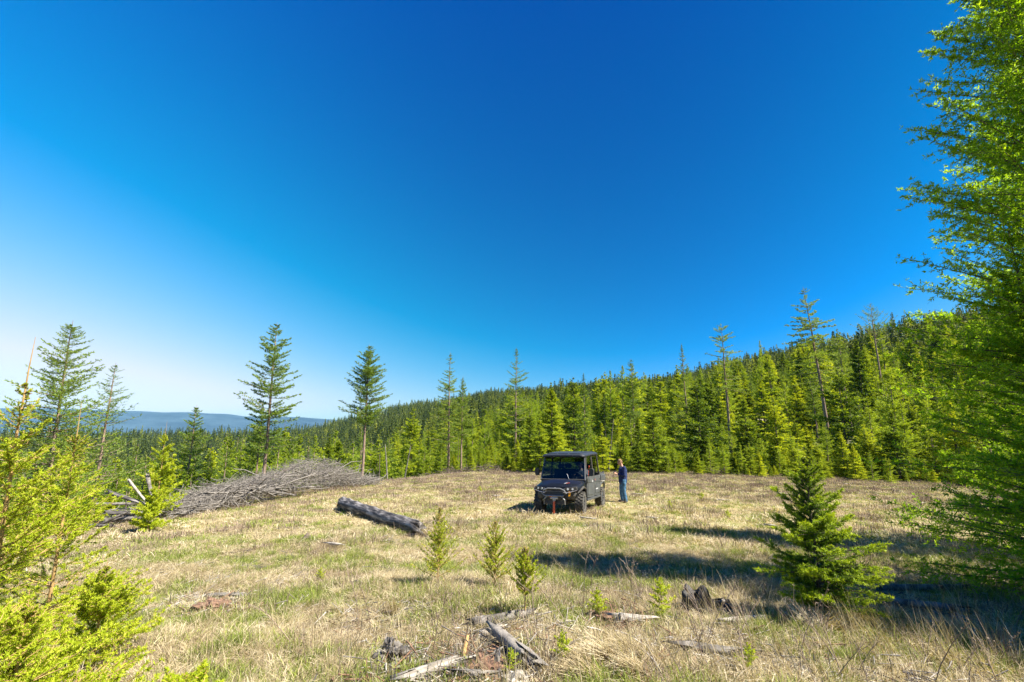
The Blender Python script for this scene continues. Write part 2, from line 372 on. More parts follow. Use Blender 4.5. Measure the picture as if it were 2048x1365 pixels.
def joined(pr, name, mats):
    """one mesh of a proto for the uncountable forest"""
    parts = [pr.trunk, pr.crown]; V = []; T = []; F = []; off = 0; mi = []
    for k, p in enumerate(parts):
        v = np.empty(len(p.vertices) * 3, np.float32); p.vertices.foreach_get('co', v); V.append(v.reshape(-1, 3))
        li = np.empty(len(p.loops), np.int32); p.loops.foreach_get('vertex_index', li); F.append(li.reshape(-1, 4) + off)
        ti = np.full(len(p.vertices), .5, np.float32)
        if k: p.attributes['tint'].data.foreach_get('value', ti)
        T.append(ti); off += len(p.vertices); mi += [k] * (len(li) // 4)
    me = mesh_np(name, np.concatenate(V), [np.concatenate(F)], tint=np.concatenate(T))
    for m in mats: me.materials.append(m)
    me.polygons.foreach_set('material_index', np.array(mi, np.int32)); return me

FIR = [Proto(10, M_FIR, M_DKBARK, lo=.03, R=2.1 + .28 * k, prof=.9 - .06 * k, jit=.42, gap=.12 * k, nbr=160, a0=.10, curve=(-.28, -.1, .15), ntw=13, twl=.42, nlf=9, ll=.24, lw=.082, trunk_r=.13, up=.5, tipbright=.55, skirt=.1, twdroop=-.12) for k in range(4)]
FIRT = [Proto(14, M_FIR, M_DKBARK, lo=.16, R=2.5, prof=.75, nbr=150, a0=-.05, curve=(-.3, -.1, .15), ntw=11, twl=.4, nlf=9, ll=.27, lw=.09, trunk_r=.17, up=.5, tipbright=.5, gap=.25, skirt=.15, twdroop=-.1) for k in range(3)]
YL = [Proto(10, M_YLARCH, M_BARK, lo=.05, R=1.7 + .25 * k, prof=.8, jit=.4, nbr=140, a0=.15, curve=(-.05, .05, .1), ntw=10, twl=.34, nlf=9, ll=.18, lw=.05, trunk_r=.10, up=.6, tipbright=.3, gap=.15 * k, skirt=.12) for k in range(4)]
# tall, bare-stemmed larches
def tall(lo, R, nbr, gap=.1, prof=.7, lean=(0, 0), nlf=5, a0=-.2, curve=(.30, .28, .22), H=18, ntw=14, tr=.19, twl=.3, lw=.06):
    return Proto(H, M_TLARCH, M_BARK, lo=lo, R=R * 1.08, prof=prof, nbr=int(nbr * 1.6), a0=a0, curve=curve, ntw=ntw, twl=twl, nlf=nlf * 2 + 2, ll=.17, lw=lw * .85, trunk_r=tr, up=.45, tipbright=.2, gap=gap, lean=lean, skirt=.1, jit=.4, twdroop=.08)

# ------------------------------------------------------------------ key trees, each on its own
def hgt(px, d, top_py):
    ax = px_ratio(px, 800)[0]; e = px_ratio(px, top_py)[1]
    return e * d - float(gz(ax * d, d))
KEY = [ # px of the base, depth, top py, proto args, label
 (96, 27, 636, dict(lo=.26, R=3.9, nbr=150, nlf=5), 'tall larch with wide level boughs rising behind the bright saplings, leftmost of the tall trees'),
 (196, 34, 722, dict(lo=.44, R=3.0, nbr=85, nlf=3, ntw=9, lw=.05), 'thin blue-green larch with drooping boughs right of the leftmost tall larch'),
 (372, 42, 806, dict(lo=.5, R=2.2, nbr=90), 'slim pointed larch with bare pale stem standing in the valley left of the brush pile'),
 (528, 40, 643, dict(lo=.40, R=2.45, nbr=105, gap=.3, prof=.5), 'tallest ragged larch with a pale brown stem standing behind the long brush pile'),
 (511, 44, 800, dict(lo=.45, R=1.8, nbr=80), 'slender larch close beside the tallest ragged larch behind the brush pile'),
 (724, 43, 686, dict(lo=.50, R=2.5, nbr=135, prof=.55, gap=.05), 'tall larch with full oval crown on a long bare stem beside the brush pile'),
 (896, 52, 702, dict(lo=.22, R=2.9, nbr=110, prof=.75, gap=.3, curve=(.25, .2, .2)), 'tall feathery larch with upswept boughs, taller of the touching pair left of centre'),
 (922, 49, 750, dict(lo=.34, R=2.2, nbr=120), 'shorter denser larch of the touching pair left of centre'),
 (1030, 60, 693, dict(lo=.30, R=3.2, nbr=75, gap=.3, nlf=4, prof=.85), 'spindly larch with sparse level boughs and a thin spire top above the vehicle'),
 (1172, 60, 744, dict(lo=.15, R=2.3, nbr=150, prof=.8), 'narrow light green larch spire behind the dark firs to the right of the vehicle'),
 (1272, 66, 716, dict(lo=.25, R=2.6, nbr=110, prof=.6), 'grey-green larch with rounded top above the tree line behind the standing man'),
 (1378, 58, 686, dict(lo=.15, R=3.0, nbr=130, prof=1.0), 'pale green larch tapering to a needle-thin leader in the middle of the right tree line'),
 (1466, 62, 645, dict(lo=.50, R=2.6, nbr=62, gap=.45, prof=.45, nlf=4, curve=(.05, .1, .2)), 'sparse broken-looking larch with a bushy top high above the right tree line'),
 (1668, 58, 572, dict(lo=.42, R=3.2, nbr=75, gap=.5, prof=.7, lean=(-.05, 0), nlf=6, curve=(-.1, .0, .2), twl=.22), 'tallest leaning larch on the right with short ragged boughs and crooked lower arms'),
 (1786, 80, 604, dict(lo=.62, R=3.2, nbr=40, gap=.1, nlf=2, prof=.8, a0=.1), 'nearly bare larch top above the right hillside beside the big near larch'),
 (1712, 85, 655, dict(lo=.45, R=2.2, nbr=70, gap=.2), 'thin dark larch top just right of the tallest leaning larch'),
]
for px, d, tp, kw, lab in KEY:
    pr = tall(**kw); b = at(px, d); h = hgt(px + (1024 - px) * .03, d, tp)
    b[2] -= .1
    plant('larch_tree', pr, b, h, rz=0 if 'lean' in kw else None, label=lab)
# ------------------------------------------------------------------ the wood behind the meadow, tree by tree
TL = [tall(lo=.35, R=2.4, nbr=110), tall(lo=.2, R=2.6, nbr=120, prof=.8), tall(lo=.5, R=2.2, nbr=80, gap=.3)]
ENV_NEAR = ([-20, 100, 230, 400, 560, 700, 800, 900, 980, 1040, 1120, 1200, 1300, 1400, 1500, 1600, 1700, 1800, 1900, 2060],
            [930, 930, 905, 885, 865, 862, 860, 850, 850, 805, 775, 815, 820, 800, 825, 815, 775, 735, 700, 670])
def region(px):
    for a, t in ((120, 'behind the leftmost saplings'), (330, 'in the valley left of the brush pile'), (480, 'behind the low end of the brush pile'), (640, 'behind the middle of the brush pile'), (780, 'behind the right end of the brush pile'),
                 (900, 'behind the charred log'), (1020, 'left of the vehicle'), (1110, 'behind the vehicle'), (1200, 'just right of the vehicle'), (1290, 'behind the standing man'), (1420, 'right of the standing man'),
                 (1540, 'midway between man and fir sapling'), (1640, 'just left of the fir sapling'), (1760, 'just right of the fir sapling'), (1880, 'left of the big near larch')):
        if px < a: return t
    return 'behind the big near larch'
def size_row(h, d):
    return ('knee-high', 'small', 'mid-sized', 'tall')[int(h > 2) + int(h > 5) + int(h > 10)], ('front row', 'second row', 'back rows')[int(d > 52) + int(d > 66)]
KEYF = [(1105, 47, 764, 0, 1.15, 'dense dark fir, tallest of the stand directly behind the vehicle'), (1080, 45, 840, 1, 1.2, 'broad dark fir reaching the grass just left of the vehicle roof'),
        (1150, 50, 752, 3, .95, 'pointed fir right behind the vehicle roof'), (822, 50, 818, 2, 1.0, 'dark broad fir with lifted skirt alone between brush pile and centre larches'),
        (1060, 52, 812, 2, 1.0, 'dark fir at the left edge of the stand behind the vehicle'), (1206, 47, 845, 1, 1.1, 'bushy fir between the vehicle and the standing man'),
        (1310, 47, 800, 2, 1.2, 'broad sunlit fir just right of the standing man'), (1280, 49, 830, 0, 1.0, 'yellow-green fir behind the head of the standing man'),
        (1405, 48, 760, 3, 1.05, 'tall yellow-green fir at the middle of the right tree line'), (1500, 47, 800, 1, 1.2, 'wide dark fir in the right tree line with a boxy skirt'),
        (1745, 41, 868, 2, 1.2, 'small full fir in front of the right tree line, its skirt in the grass'), (1690, 42, 858, 0, 1.1, 'small pointed fir with pale shoots beside the top of the near fir sapling'),
        (1800, 43, 860, 1, 1.2, 'rounded small fir at the edge of the grass beside the big near larch'), (1700, 50, 735, 3, 1.1, 'tall dark fir with yellowed tips rising behind the small front firs'),
        (1560, 48, 790, 2, 1.1, 'broad fir in the right tree line left of the near fir sapling'), (1120, 44, 860, 2, 1.3, 'wide dark fir hidden partly by the vehicle cab'),
        (325, 26, 915, 0, 1.1, 'dark green fir at the meadow edge left of the brush pile')]
for px, d, tp, k, wd, lab in KEYF:
    b = at(px, d); plant('fir_tree', FIR[k], b, hgt(px, d, tp), wide=wd, label=lab)
placed = []
def ok(x, y, dm):
    for a, b in placed:
        if (a - x) ** 2 + (b - y) ** 2 < dm * dm: return False
    placed.append((x, y)); return True
counts = {}
def row(n, p0, p1, d0, d1, fir_frac, dy0, dy1, dm, hmin=2.5, wide=1.0):
    c = 0; tries = 0
    while c < n and tries < n * 12:
        tries += 1
        px = rng.uniform(p0, p1); ax = px_ratio(px, 860)[0]; d = rng.uniform(d0, d1) / math.sqrt(1 + ax * ax) ** .6
        x = ax * d
        if not ok(x, d, dm): continue
        if 1222 < px < 1262 and d < 40: continue
        tp = np.interp(px, *ENV_NEAR) + rng.uniform(dy0, dy1)
        h = px_ratio(px, tp)[1] * d - float(gz(x, d))
        if h < hmin: h = hmin + rng.uniform(0, 2)
        f = rng.uniform() < (fir_frac if np.isscalar(fir_frac) else np.interp(px, *fir_frac))
        loc = (x, d, float(gz(x, d)) - .1); sz, rw = size_row(h, math.hypot(x, d)); wh = f'{rw} {region(px)}'
        if f:
            pr = FIRT[rng.integers(3)] if h > 11 and rng.uniform() < .5 else FIR[rng.integers(4)]
            plant('fir_tree', pr, loc, h, wide=wide * rng.uniform(.75, 1.4), label=f'{sz} green fir in the {wh}', group='firs ' + region(px))
        else:
            if h > 9 and rng.uniform() < .35:
                plant('larch_tree', TL[rng.integers(3)], loc, h, wide=rng.uniform(.8, 1.1), label=f'{sz} bare-stemmed larch in the {wh}', group='bare-stemmed larches ' + region(px))
            else:
                plant('larch_tree', YL[rng.integers(4)], loc, h, wide=wide * rng.uniform(.75, 1.4), label=f'{sz} light green larch in the {wh}', group='young larches ' + region(px))
        c += 1
FF = ([0, 300, 640, 1000, 1060, 1180, 1400, 1800, 2100], [.2, .12, .2, .35, .75, .5, .48, .5, .5])
row(66, 1180, 2080, 50, 66, FF, 0, 130, 2.5)
row(70, 1000, 2080, 66, 105, FF, -35, 60, 4.0)
row(30, 1020, 2060, 46, 52, FF, 50, 140, 1.8, 1.5, 1.15)
row(30, 640, 1030, 50, 64, FF, 5, 85, 3.0)
row(22, 640, 1030, 64, 105, FF, -10, 40, 4.5)
row(55, 200, 660, 40, 70, FF, 0, 60, 3.0)
row(40, -20, 640, 70, 110, FF, -20, 25, 4.5)
row(20, -20, 330, 30, 55, FF, -10, 70, 3.0)

# ------------------------------------------------------------------ scatter helper (uncountable cover only)
def scatter(name, pts, rot, scl, idx, meshes, **tg):
    c = bpy.data.collections.new(name + '_kinds')
    for i, m in enumerate(meshes):
        o = bpy.data.objects.new(f'{name}_{i:02d}', m); c.objects.link(o)
    me = bpy.data.meshes.new(name); pts = np.asarray(pts, np.float32); n = len(pts)
    me.vertices.add(n); me.vertices.foreach_set('co', pts.ravel())
    a = me.attributes.new('idx', 'INT', 'POINT'); a.data.foreach_set('value', np.asarray(idx, np.int32))
    a = me.attributes.new('scl', 'FLOAT_VECTOR', 'POINT'); a.data.foreach_set('vector', np.asarray(scl, np.float32).ravel())
    a = me.attributes.new('rot', 'FLOAT_VECTOR', 'POINT'); a.data.foreach_set('vector', np.asarray(rot, np.float32).ravel())
    o = link(name, me); tag(o, **tg)
    g = bpy.data.node_groups.new(name, 'GeometryNodeTree')
    g.interface.new_socket('Geometry', in_out='INPUT', socket_type='NodeSocketGeometry'); g.interface.new_socket('Geometry', in_out='OUTPUT', socket_type='NodeSocketGeometry')
    gi = g.nodes.new('NodeGroupInput'); go = g.nodes.new('NodeGroupOutput')
    ci = g.nodes.new('GeometryNodeCollectionInfo'); ci.inputs['Collection'].default_value = c; ci.inputs['Separate Children'].default_value = True; ci.inputs['Reset Children'].default_value = True
    ip = g.nodes.new('GeometryNodeInstanceOnPoints'); ip.inputs['Pick Instance'].default_value = True
    def na(nm, t):
        q = g.nodes.new('GeometryNodeInputNamedAttribute'); q.data_type = t; q.inputs['Name'].default_value = nm; return q.outputs['Attribute']
    g.links.new(gi.outputs[0], ip.inputs['Points']); g.links.new(ci.outputs[0], ip.inputs['Instance'])
    g.links.new(na('idx', 'INT'), ip.inputs['Instance Index']); g.links.new(na('scl', 'FLOAT_VECTOR'), ip.inputs['Scale'])
    er = g.nodes.new('FunctionNodeEulerToRotation'); g.links.new(na('rot', 'FLOAT_VECTOR'), er.inputs[0]); g.links.new(er.outputs[0], ip.inputs['Rotation'])
    g.links.new(ip.outputs[0], go.inputs[0])
    md = o.modifiers.new('scatter', 'NODES'); md.node_group = g
    return o
# hill forest
def hill_tree(k):
    H = 1.0; n = 150 ; u = rng.uniform(0, 1, n) ** .8
    R = (.13, .17, .15, .20)[k % 4]; z = .08 + .9 * u; r = R * (1 - u) ** .8
    ph = rng.uniform(0, 6.28, n)
    C = np.stack([np.cos(ph) * r * .25, np.sin(ph) * r * .25, z], -1)
    A = norm(np.stack([np.cos(ph), np.sin(ph), np.interp(u, [0, 1], [-.25, .7]) + rng.normal(0, .1, n)], -1))
    fv, ff = kites(C, A, np.maximum(r * rng.uniform(.7, 1.25, n), .035), np.interp(u, [0, 1], [.085, .03]) * rng.uniform(.7, 1.3, n))
    return mesh_np('hill_tree', fv, [ff], M_HILL, tint=np.repeat(rng.uniform(.1, .55, n) + (.15 if k % 4 == 3 else 0), 4))
HT = [hill_tree(k) for k in range(6)]
MIDT = [joined(FIR[0], 'f', [M_DKBARK, M_FIR]), joined(FIR[2], 'f', [M_DKBARK, M_FIR]), joined(FIRT[0], 'f', [M_DKBARK, M_FIR]), joined(YL[0], 'f', [M_BARK, M_YLARCH]), joined(YL[2], 'f', [M_BARK, M_YLARCH]), joined(TL[0], 'f', [M_BARK, M_TLARCH])]
n = 60000
a = np.radians(rng.uniform(-56, 56, n)); r = np.sqrt(rng.uniform(88 ** 2, 980 ** 2, n))
RR = np.interp(np.degrees(a), _az, _Rr); x = np.sin(a) * r; y = np.cos(a) * r
den = wav(x, y, 70, 36) + .6 * wav(x, y, 25, 42)
# open rocky clearings high on the slope, as in the photograph
def clear(px, rr, rad):
    aa = R_(px_az(px)); return np.hypot(x - math.sin(aa) * rr, (y - math.cos(aa) * rr) * .35) < rad
op = clear(735, 740, 20) | clear(775, 640, 18) | clear(700, 700, 16) | clear(800, 560, 12) | clear(1205, 600, 16) | clear(860, 700, 12) | clear(950, 640, 10) | clear(1225, 500, 12) | clear(1100, 600, 10) | clear(1540, 400, 6) | clear(590, 480, 8) | clear(1720, 400, 7)
keep = (r < RR + 25) & (den > -.60) & ~(op & (rng.uniform(0, 1, n) > .12)) & (rng.uniform(0, 1, n) < np.interp(r, [88, 200, 500], [.75, .62, .42])) & (x > -1.15 * y - 40)
x, y, r = x[keep], y[keep], r[keep]; n = len(x)
hh = rng.uniform(8, 15, n) * (1 + .15 * rng.normal(size=n)).clip(.6, 1.4)
mid = r < 190
idx = np.where(mid, rng.choice([0, 1, 2, 3, 4, 5], n, p=[.24, .2, .16, .18, .14, .08]), 6 + rng.integers(0, 6, n))
base = np.where(mid, np.where(idx == 2, 14, np.where(idx == 5, 18, 10)), 1.0)
s = (hh / base)[:, None] * np.stack([rng.uniform(.85, 1.25, n)] * 2 + [np.ones(n)], -1)
rot = np.zeros((n, 3)); rot[:, 2] = rng.uniform(0, 6.28, n); rot[:, 0] = rng.normal(0, .02, n)
scatter('hill_forest', np.stack([x, y, gz(x, y) - .3], -1), rot, s, idx, MIDT + HT, label='distant mixed conifer forest covering the hillside and valley', cat='forest', kind='stuff')
# understory behind the treeline: young growth that hides the forest floor
n = 2600
a = np.radians(rng.uniform(-50, 50, n)); r = rng.uniform(47, 100, n); x = np.sin(a) * r; y = np.cos(a) * r
x = np.concatenate([x, rng.uniform(-60, -19, 500)]); y = np.concatenate([y, rng.uniform(14, 60, 500)])
kk = (x > -1.2 * y - 5) & ~((x > np.where(y < 28, -18, -18 + (y - 28) * .6)) & (np.hypot(x, y) < 47)); x, y = x[kk], y[kk]; n = len(x)
hh = rng.uniform(.8, 3.2, n)
idx = rng.choice([0, 1, 2, 3], n, p=[.3, .2, .3, .2]); 
s = (hh / 10)[:, None] * np.stack([rng.uniform(1.1, 1.6, n)] * 2 + [np.ones(n)], -1); rot = np.zeros((n, 3)); rot[:, 2] = rng.uniform(0, 6.28, n)
scatter('undergrowth', np.stack([x, y, gz(x, y) - .1], -1), rot, s, idx, [MIDT[0], MIDT[1], MIDT[3], MIDT[4]], label='low young conifer growth under the tree line', cat='undergrowth', kind='stuff')
# ------------------------------------------------------------------ near plants
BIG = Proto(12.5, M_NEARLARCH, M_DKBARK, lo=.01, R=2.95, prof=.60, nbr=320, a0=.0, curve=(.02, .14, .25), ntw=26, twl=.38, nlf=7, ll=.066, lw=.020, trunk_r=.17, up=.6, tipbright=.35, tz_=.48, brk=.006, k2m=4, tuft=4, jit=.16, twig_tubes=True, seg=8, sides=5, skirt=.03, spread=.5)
BIG2 = Proto(9, M_NEARLARCH, M_DKBARK, lo=.02, R=2.2, prof=.75, nbr=170, a0=.15, curve=(.02, .1, .2), ntw=20, twl=.34, nlf=9, ll=.07, lw=.018, trunk_r=.12, up=.6, tipbright=.3, tuft=4, twig_tubes=False, sides=4)
plant('larch_tree', BIG, tuple(np.array([8.75, 7.0, float(gz(8.75, 7.0))])), 12.3, rz=.4, label='big near larch filling the right edge of the photo, its boughs reaching the ground')
plant('larch_tree', BIG, (12.6, 10.6, float(gz(12.6, 10.6))), 12.0, rz=1.2, label='second green larch standing just behind the big near larch at the right edge')
plant('larch_tree', BIG2, (8.9, 2.5, float(gz(8.9, 2.5))), 7.2, rz=2.2, label='larch closest to the camera side of the big near larch, mostly outside the frame')
plant('larch_tree', BIG2, tuple(at(2120, 7.0)), 5.5, rz=.3, wide=1.15, label='low dark green larch filling the gap under the boughs of the big near larch')
plant('larch_tree', BIG2, (10.3, 4.6, float(gz(10.3, 4.6))), 10.4, rz=4, wide=1.45, label='shading larch just outside the right edge in front of the big near larch')
def sap(H, R, nbr=80, hi=.86, ntw=9, nlf=7, prof=.75, lo=.04, ll=.035, lw=.009, gap=0, tuft=5, tr=.02, twl=.38, a0=.18, bark=None, jit=.35):
    return Proto(H, M_SAPLARCH, bark or M_TWIG, hi=hi, lo=lo, R=R, prof=prof, nbr=nbr, a0=a0, curve=.15, ntw=ntw, twl=twl, nlf=nlf, ll=ll, lw=lw, trunk_r=tr, up=.55, tz_=.35, tipbright=.35, tuft=tuft, gap=gap, twig_tubes=True, jit=jit, bend=.012)
SAPS = [ # px, depth, height, radius, nbr, label
 (25, 3.9, 2.8, .85, 75, 'tall larch sapling with a bare orange leader at the far left edge of the photo'),
 (140, 5.5, 2.5, .8, 75, 'yellow-green larch sapling with a dark stem and long orange leader, second from the left edge'),
 (-40, 2.9, 1.2, .9, 90, 'bushy bright larch sapling in the bottom left corner'),
 (100, 3.3, 1.0, .7, 75, 'low spreading larch sapling at the bottom left, right of the corner bush'),
 (240, 4.7, 1.0, .55, 65, 'waist-high airy larch sapling between the left saplings and the dry grass'),
 (415, 3.5, .42, .36, 34, 'small yellow-green larch seedling in the straw near the bottom left'),
 (215, 3.0, .6, .5, 65, 'knee-high larch seedling at the bottom edge left of the dry grass'),
 (545, 3.3, .28, .2, 20, 'little larch seedling in the straw below the red rotten wood'),
 (20, 7.5, 1.7, .9, 60, 'larch sapling behind the orange-leadered saplings at the left edge'),
 (310, 15.0, 1.5, .5, 55, 'fresh green larch sapling beside the small pile of grey logs'),
 (322, 17.5, 3.4, .95, 70, 'larch sapling with a tall bare leader at the left end of the brush pile'),
]
for px, d, h, r, nb, lab in SAPS:
    far_ = d > 10
    pr = sap(h, r, nb, ntw=11 if not far_ else 9, nlf=11 if not far_ else 12, ll=.025 if not far_ else .06, lw=.0062 if not far_ else .018, tuft=6 if not far_ else 3, tr=.006 + h * .006, jit=.3)
    plant('larch_sapling', pr, at(px, d), h, label=lab, cat='sapling')
MINI = [(875, 1172, 1012, .40, 'left larch seedling of the three standing in a row in the middle of the meadow'),
        (990, 1182, 1040, .42, 'middle larch seedling of the three in a row, with a dark stem'),
        (1050, 1238, 1092, .30, 'right larch seedling of the three in a row, thin and shaded at its foot')]
for px, by, ty, r, lab in MINI:
    b = G(px, by); h = px_ratio(px, ty)[1] * b[1] - b[2]
    pr = sap(h, r * .95, 80, ntw=8, nlf=6, ll=.016, lw=.0058, tuft=5, tr=.010, prof=.75, lo=.1 if px < 1040 else .3, hi=.97, a0=.5, twl=.25)
    plant('larch_sapling', pr, b, h, label=lab, cat='sapling')
# the fir sapling at the right: real needles
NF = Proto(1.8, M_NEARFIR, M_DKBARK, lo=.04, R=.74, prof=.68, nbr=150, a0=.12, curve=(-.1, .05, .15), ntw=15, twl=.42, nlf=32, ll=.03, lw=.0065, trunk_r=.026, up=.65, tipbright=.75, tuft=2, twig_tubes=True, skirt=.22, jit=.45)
b = G(1645, 1244); plant('fir_sapling', NF, b, px_ratio(1645, 915)[1] * b[1] - b[2], rz=.8, wide=1.0, label='young fir with yellow new growth standing alone in the right foreground', cat='sapling')
# small seedlings dotted over the meadow
SD = sap(1.0, .42, 26, ntw=5, nlf=4, ll=.06, lw=.02, tuft=3, tr=.014, hi=.95)
SDS = [(1404, 1003, .35, 'beside the leafless patch right of the standing man'), (1340, 1018, .3, 'between the standing man and the fir sapling'), (1530, 955, .55, 'at the tree line right of centre'), (1456, 1040, .3, 'left of the fir sapling top'),
       (1590, 1010, .4, 'just left of the fir sapling top'), (1196, 1240, .30, 'beside the bleached log piece in the centre foreground'), (1325, 1240, .45, 'left of the black stump'), (740, 1030, .25, 'below the right end of the brush pile'),
       (1022, 1350, .22, 'behind the dark curved branch at the bottom edge'), (640, 1165, .25, 'in the bright straw left of the three seedlings'), (1290, 985, .3, 'right of the boots of the standing man'), (1680, 1000, .4, 'behind the top of the fir sapling'),
       (1125, 1330, .25, 'in the mound of combed straw at the bottom'), (960, 985, .35, 'on the open ground left of the vehicle'), (1500, 1350, .25, 'among dry stalks at the bottom right')]
for px, py, h, lab in SDS:
    plant('larch_seedling', SD, G(px, py), h * rng.uniform(.9, 1.2), wide=1.1, label='tiny yellow-green larch seedling ' + lab, cat='seedling')

# ------------------------------------------------------------------ grass
def grass_mat(name, stops, trans=.3):
    return mat_leaf(name, stops, trans, .7, objvar=.5)
M_STRAW = grass_mat('dry_straw', [(0, (.19, .145, .08)), (.4, (.39, .32, .185)), (.75, (.56, .48, .31)), (1, (.68, .62, .47))])
M_GREEN = grass_mat('green_grass', [(0, (.09, .12, .02)), (.5, (.20, .26, .04)), (1, (.36, .40, .08))])
M_FORB = grass_mat('dead_forb_stems', [(0, (.10, .07, .055)), (.5, (.22, .16, .12)), (1, (.38, .30, .22))], .1)
def blades(n, rad, L0, L1, w, lean, bendy, mat, name, flat=0.0):
    ph = rng.uniform(0, 6.28, n); rr = rad * np.sqrt(rng.uniform(0, 1, n)); base = np.stack([np.cos(ph) * rr, np.sin(ph) * rr, np.full(n, -.01)], -1)
    d = ph + rng.normal(0, 1.1, n); L = rng.uniform(L0, L1, n); ln = np.abs(rng.normal(lean, .3, n)).clip(0, 1.45); ln = np.where(rng.uniform(0, 1, n) < flat, rng.uniform(1.2, 1.5, n), ln)
    hd = np.stack([np.cos(d), np.sin(d), np.zeros(n)], -1); K = 4; P = [base]; a = ln * .5
    for k in range(1, K):
        a = np.minimum(a + bendy * rng.uniform(.2, 1, n) / K * 2.5, 1.75)
        P.append(P[-1] + (hd * np.sin(a)[:, None] + np.array([0, 0, 1.]) * np.cos(a)[:, None]) * (L / (K - 1))[:, None])
    P = np.stack(P, 1); P[..., 2] = np.maximum(P[..., 2], -.01 + .012 * rng.uniform(0, 1, (n, 1)))
    sd = norm(np.cross(hd, [0, 0, 1.]) + rng.normal(0, .5, (n, 3)))
    wk = w * rng.uniform(.6, 1.4, (n, 1)) * np.array([.9, 1, .75, .12])[None]
    Lf = P - sd[:, None] * wk[..., None] / 2; Rt = P + sd[:, None] * wk[..., None] / 2
    V = np.stack([Lf, Rt], 2).reshape(-1, 3); ix = np.arange(n * K * 2).reshape(n, K, 2)
    Q = np.stack([ix[:, :-1, 0], ix[:, :-1, 1], ix[:, 1:, 1], ix[:, 1:, 0]], -1).reshape(-1, 4)
    return mesh_np(name, V, [Q], mat, tint=np.repeat(rng.uniform(0.1, .9, n), K * 2))
GK = []
for k in range(4): GK.append(blades(72, .17, .05, .18, .004, .95, 1.0, M_STRAW, 'straw_tuft', .5))          # 0-3 near straw
for k in range(3): GK.append(blades(60, .13, .04, .14, .0045, .45, .5, M_GREEN, 'green_tuft'))               # 4-6 near green
for k in range(2): GK.append(blades(9, .12, .2, .42, .003, .35, .5, M_STRAW, 'tall_straw'))                # 7-8
for k in range(2): GK.append(blades(24, .17, .06, .2, .0035, .25, .1, M_FORB, 'dead_stems'))                 # 9-10
for k in range(3): GK.append(blades(60, .32, .05, .19, .012, .9, .9, M_STRAW, 'far_straw', .4))              # 11-13 far straw
for k in range(2): GK.append(blades(50, .28, .04, .11, .014, .4, .5, M_GREEN, 'far_green'))                  # 14-15
for k in range(2): GK.append(blades(46, .32, .07, .24, .009, .3, .2, M_FORB, 'far_stems'))                   # 16-17
def in_view(x, y, m=1.0): return (np.abs(x) < 1.15 * y + m) & (y > -.2)
def meadow(x, y): return (x > np.where(y < 28, -17.5, -17.5 + (y - 28) * .6)) & (np.hypot(x, y) < 53)
CLR = [(*G(a, b)[:2], r) for a, b, r in ((1000, 1345, .30), (970, 1330, .25), (1400, 1238, .28), (1445, 1235, .2), (790, 1335, .16), (430, 1222, .35), (1000, 1285, .22), (1250, 1262, .25), (1440, 1330, .3), (1550, 1330, .25), (1800, 1215, .25), (1900, 1235, .3), (800, 1080, .5), (720, 1060, .5), (870, 1365, .12), (1780, 1205, .2))]
P = []
def band(n, r0, r1, near):
    a = rng.uniform(-1.05, 1.05, n); r = np.sqrt(rng.uniform(r0 ** 2, r1 ** 2, n)); x = np.sin(a) * r; y = np.cos(a) * r
    k = in_view(x, y) & meadow(x, y); x, y = x[k], y[k]; n = len(x)
    gr = wav(x, y, 2.6, 3) + .7 * wav(x, y, .8, 15) + rng.normal(0, .45, n) + .25 * ss(0, -9, x - 0 * y) * 0
    fb = wav(x, y, 5, 20) + .5 * wav(x, y, 1.5, 33) + rng.normal(0, .5, n) + .6 * ss(14, 34, np.hypot(x, y))
    if near: idx = np.where(gr > .28, rng.integers(4, 7, n), np.where(fb > .72, rng.integers(9, 11, n), np.where(rng.uniform(0, 1, n) < .07, rng.integers(7, 9, n), rng.integers(0, 4, n))))
    else: idx = np.where(gr > .28, rng.integers(14, 16, n), np.where(fb > .5, rng.integers(16, 18, n), rng.integers(11, 14, n)))
    s = rng.uniform(.45, 1.2, n) * (1 + .35 * wav(x, y, 3, 40)); kk = ~((wav(x, y, 1.1, 44) + .5 * rng.normal(size=n) < -.45) & (np.hypot(x, y) < 13))
    for (ex, ey, er) in CLR: kk &= ~(((x - ex) ** 2 + (y - ey) ** 2 < er * er) & (rng.uniform(0, 1, n) < .8))
    P.append((x[kk], y[kk], s[kk], idx[kk]))
band(23000, .9, 8, True); band(24000, 7, 15, True); band(52000, 12, 54, False)
x, y, s, idx = [np.concatenate(q) for q in zip(*P)]; n = len(x)
rot = np.zeros((n, 3)); rot[:, 2] = rng.uniform(0, 6.28, n); rot[:, 0] = rng.normal(0, .12, n); rot[:, 1] = rng.normal(0, .12, n)
scatter('meadow_grass', np.stack([x, y, gz(x, y)], -1), rot, np.stack([s, s, s * rng.uniform(.7, 1.2, n)], -1), idx, GK, label='dry straw-coloured grass with green tufts and dead stems', cat='grass', kind='stuff')

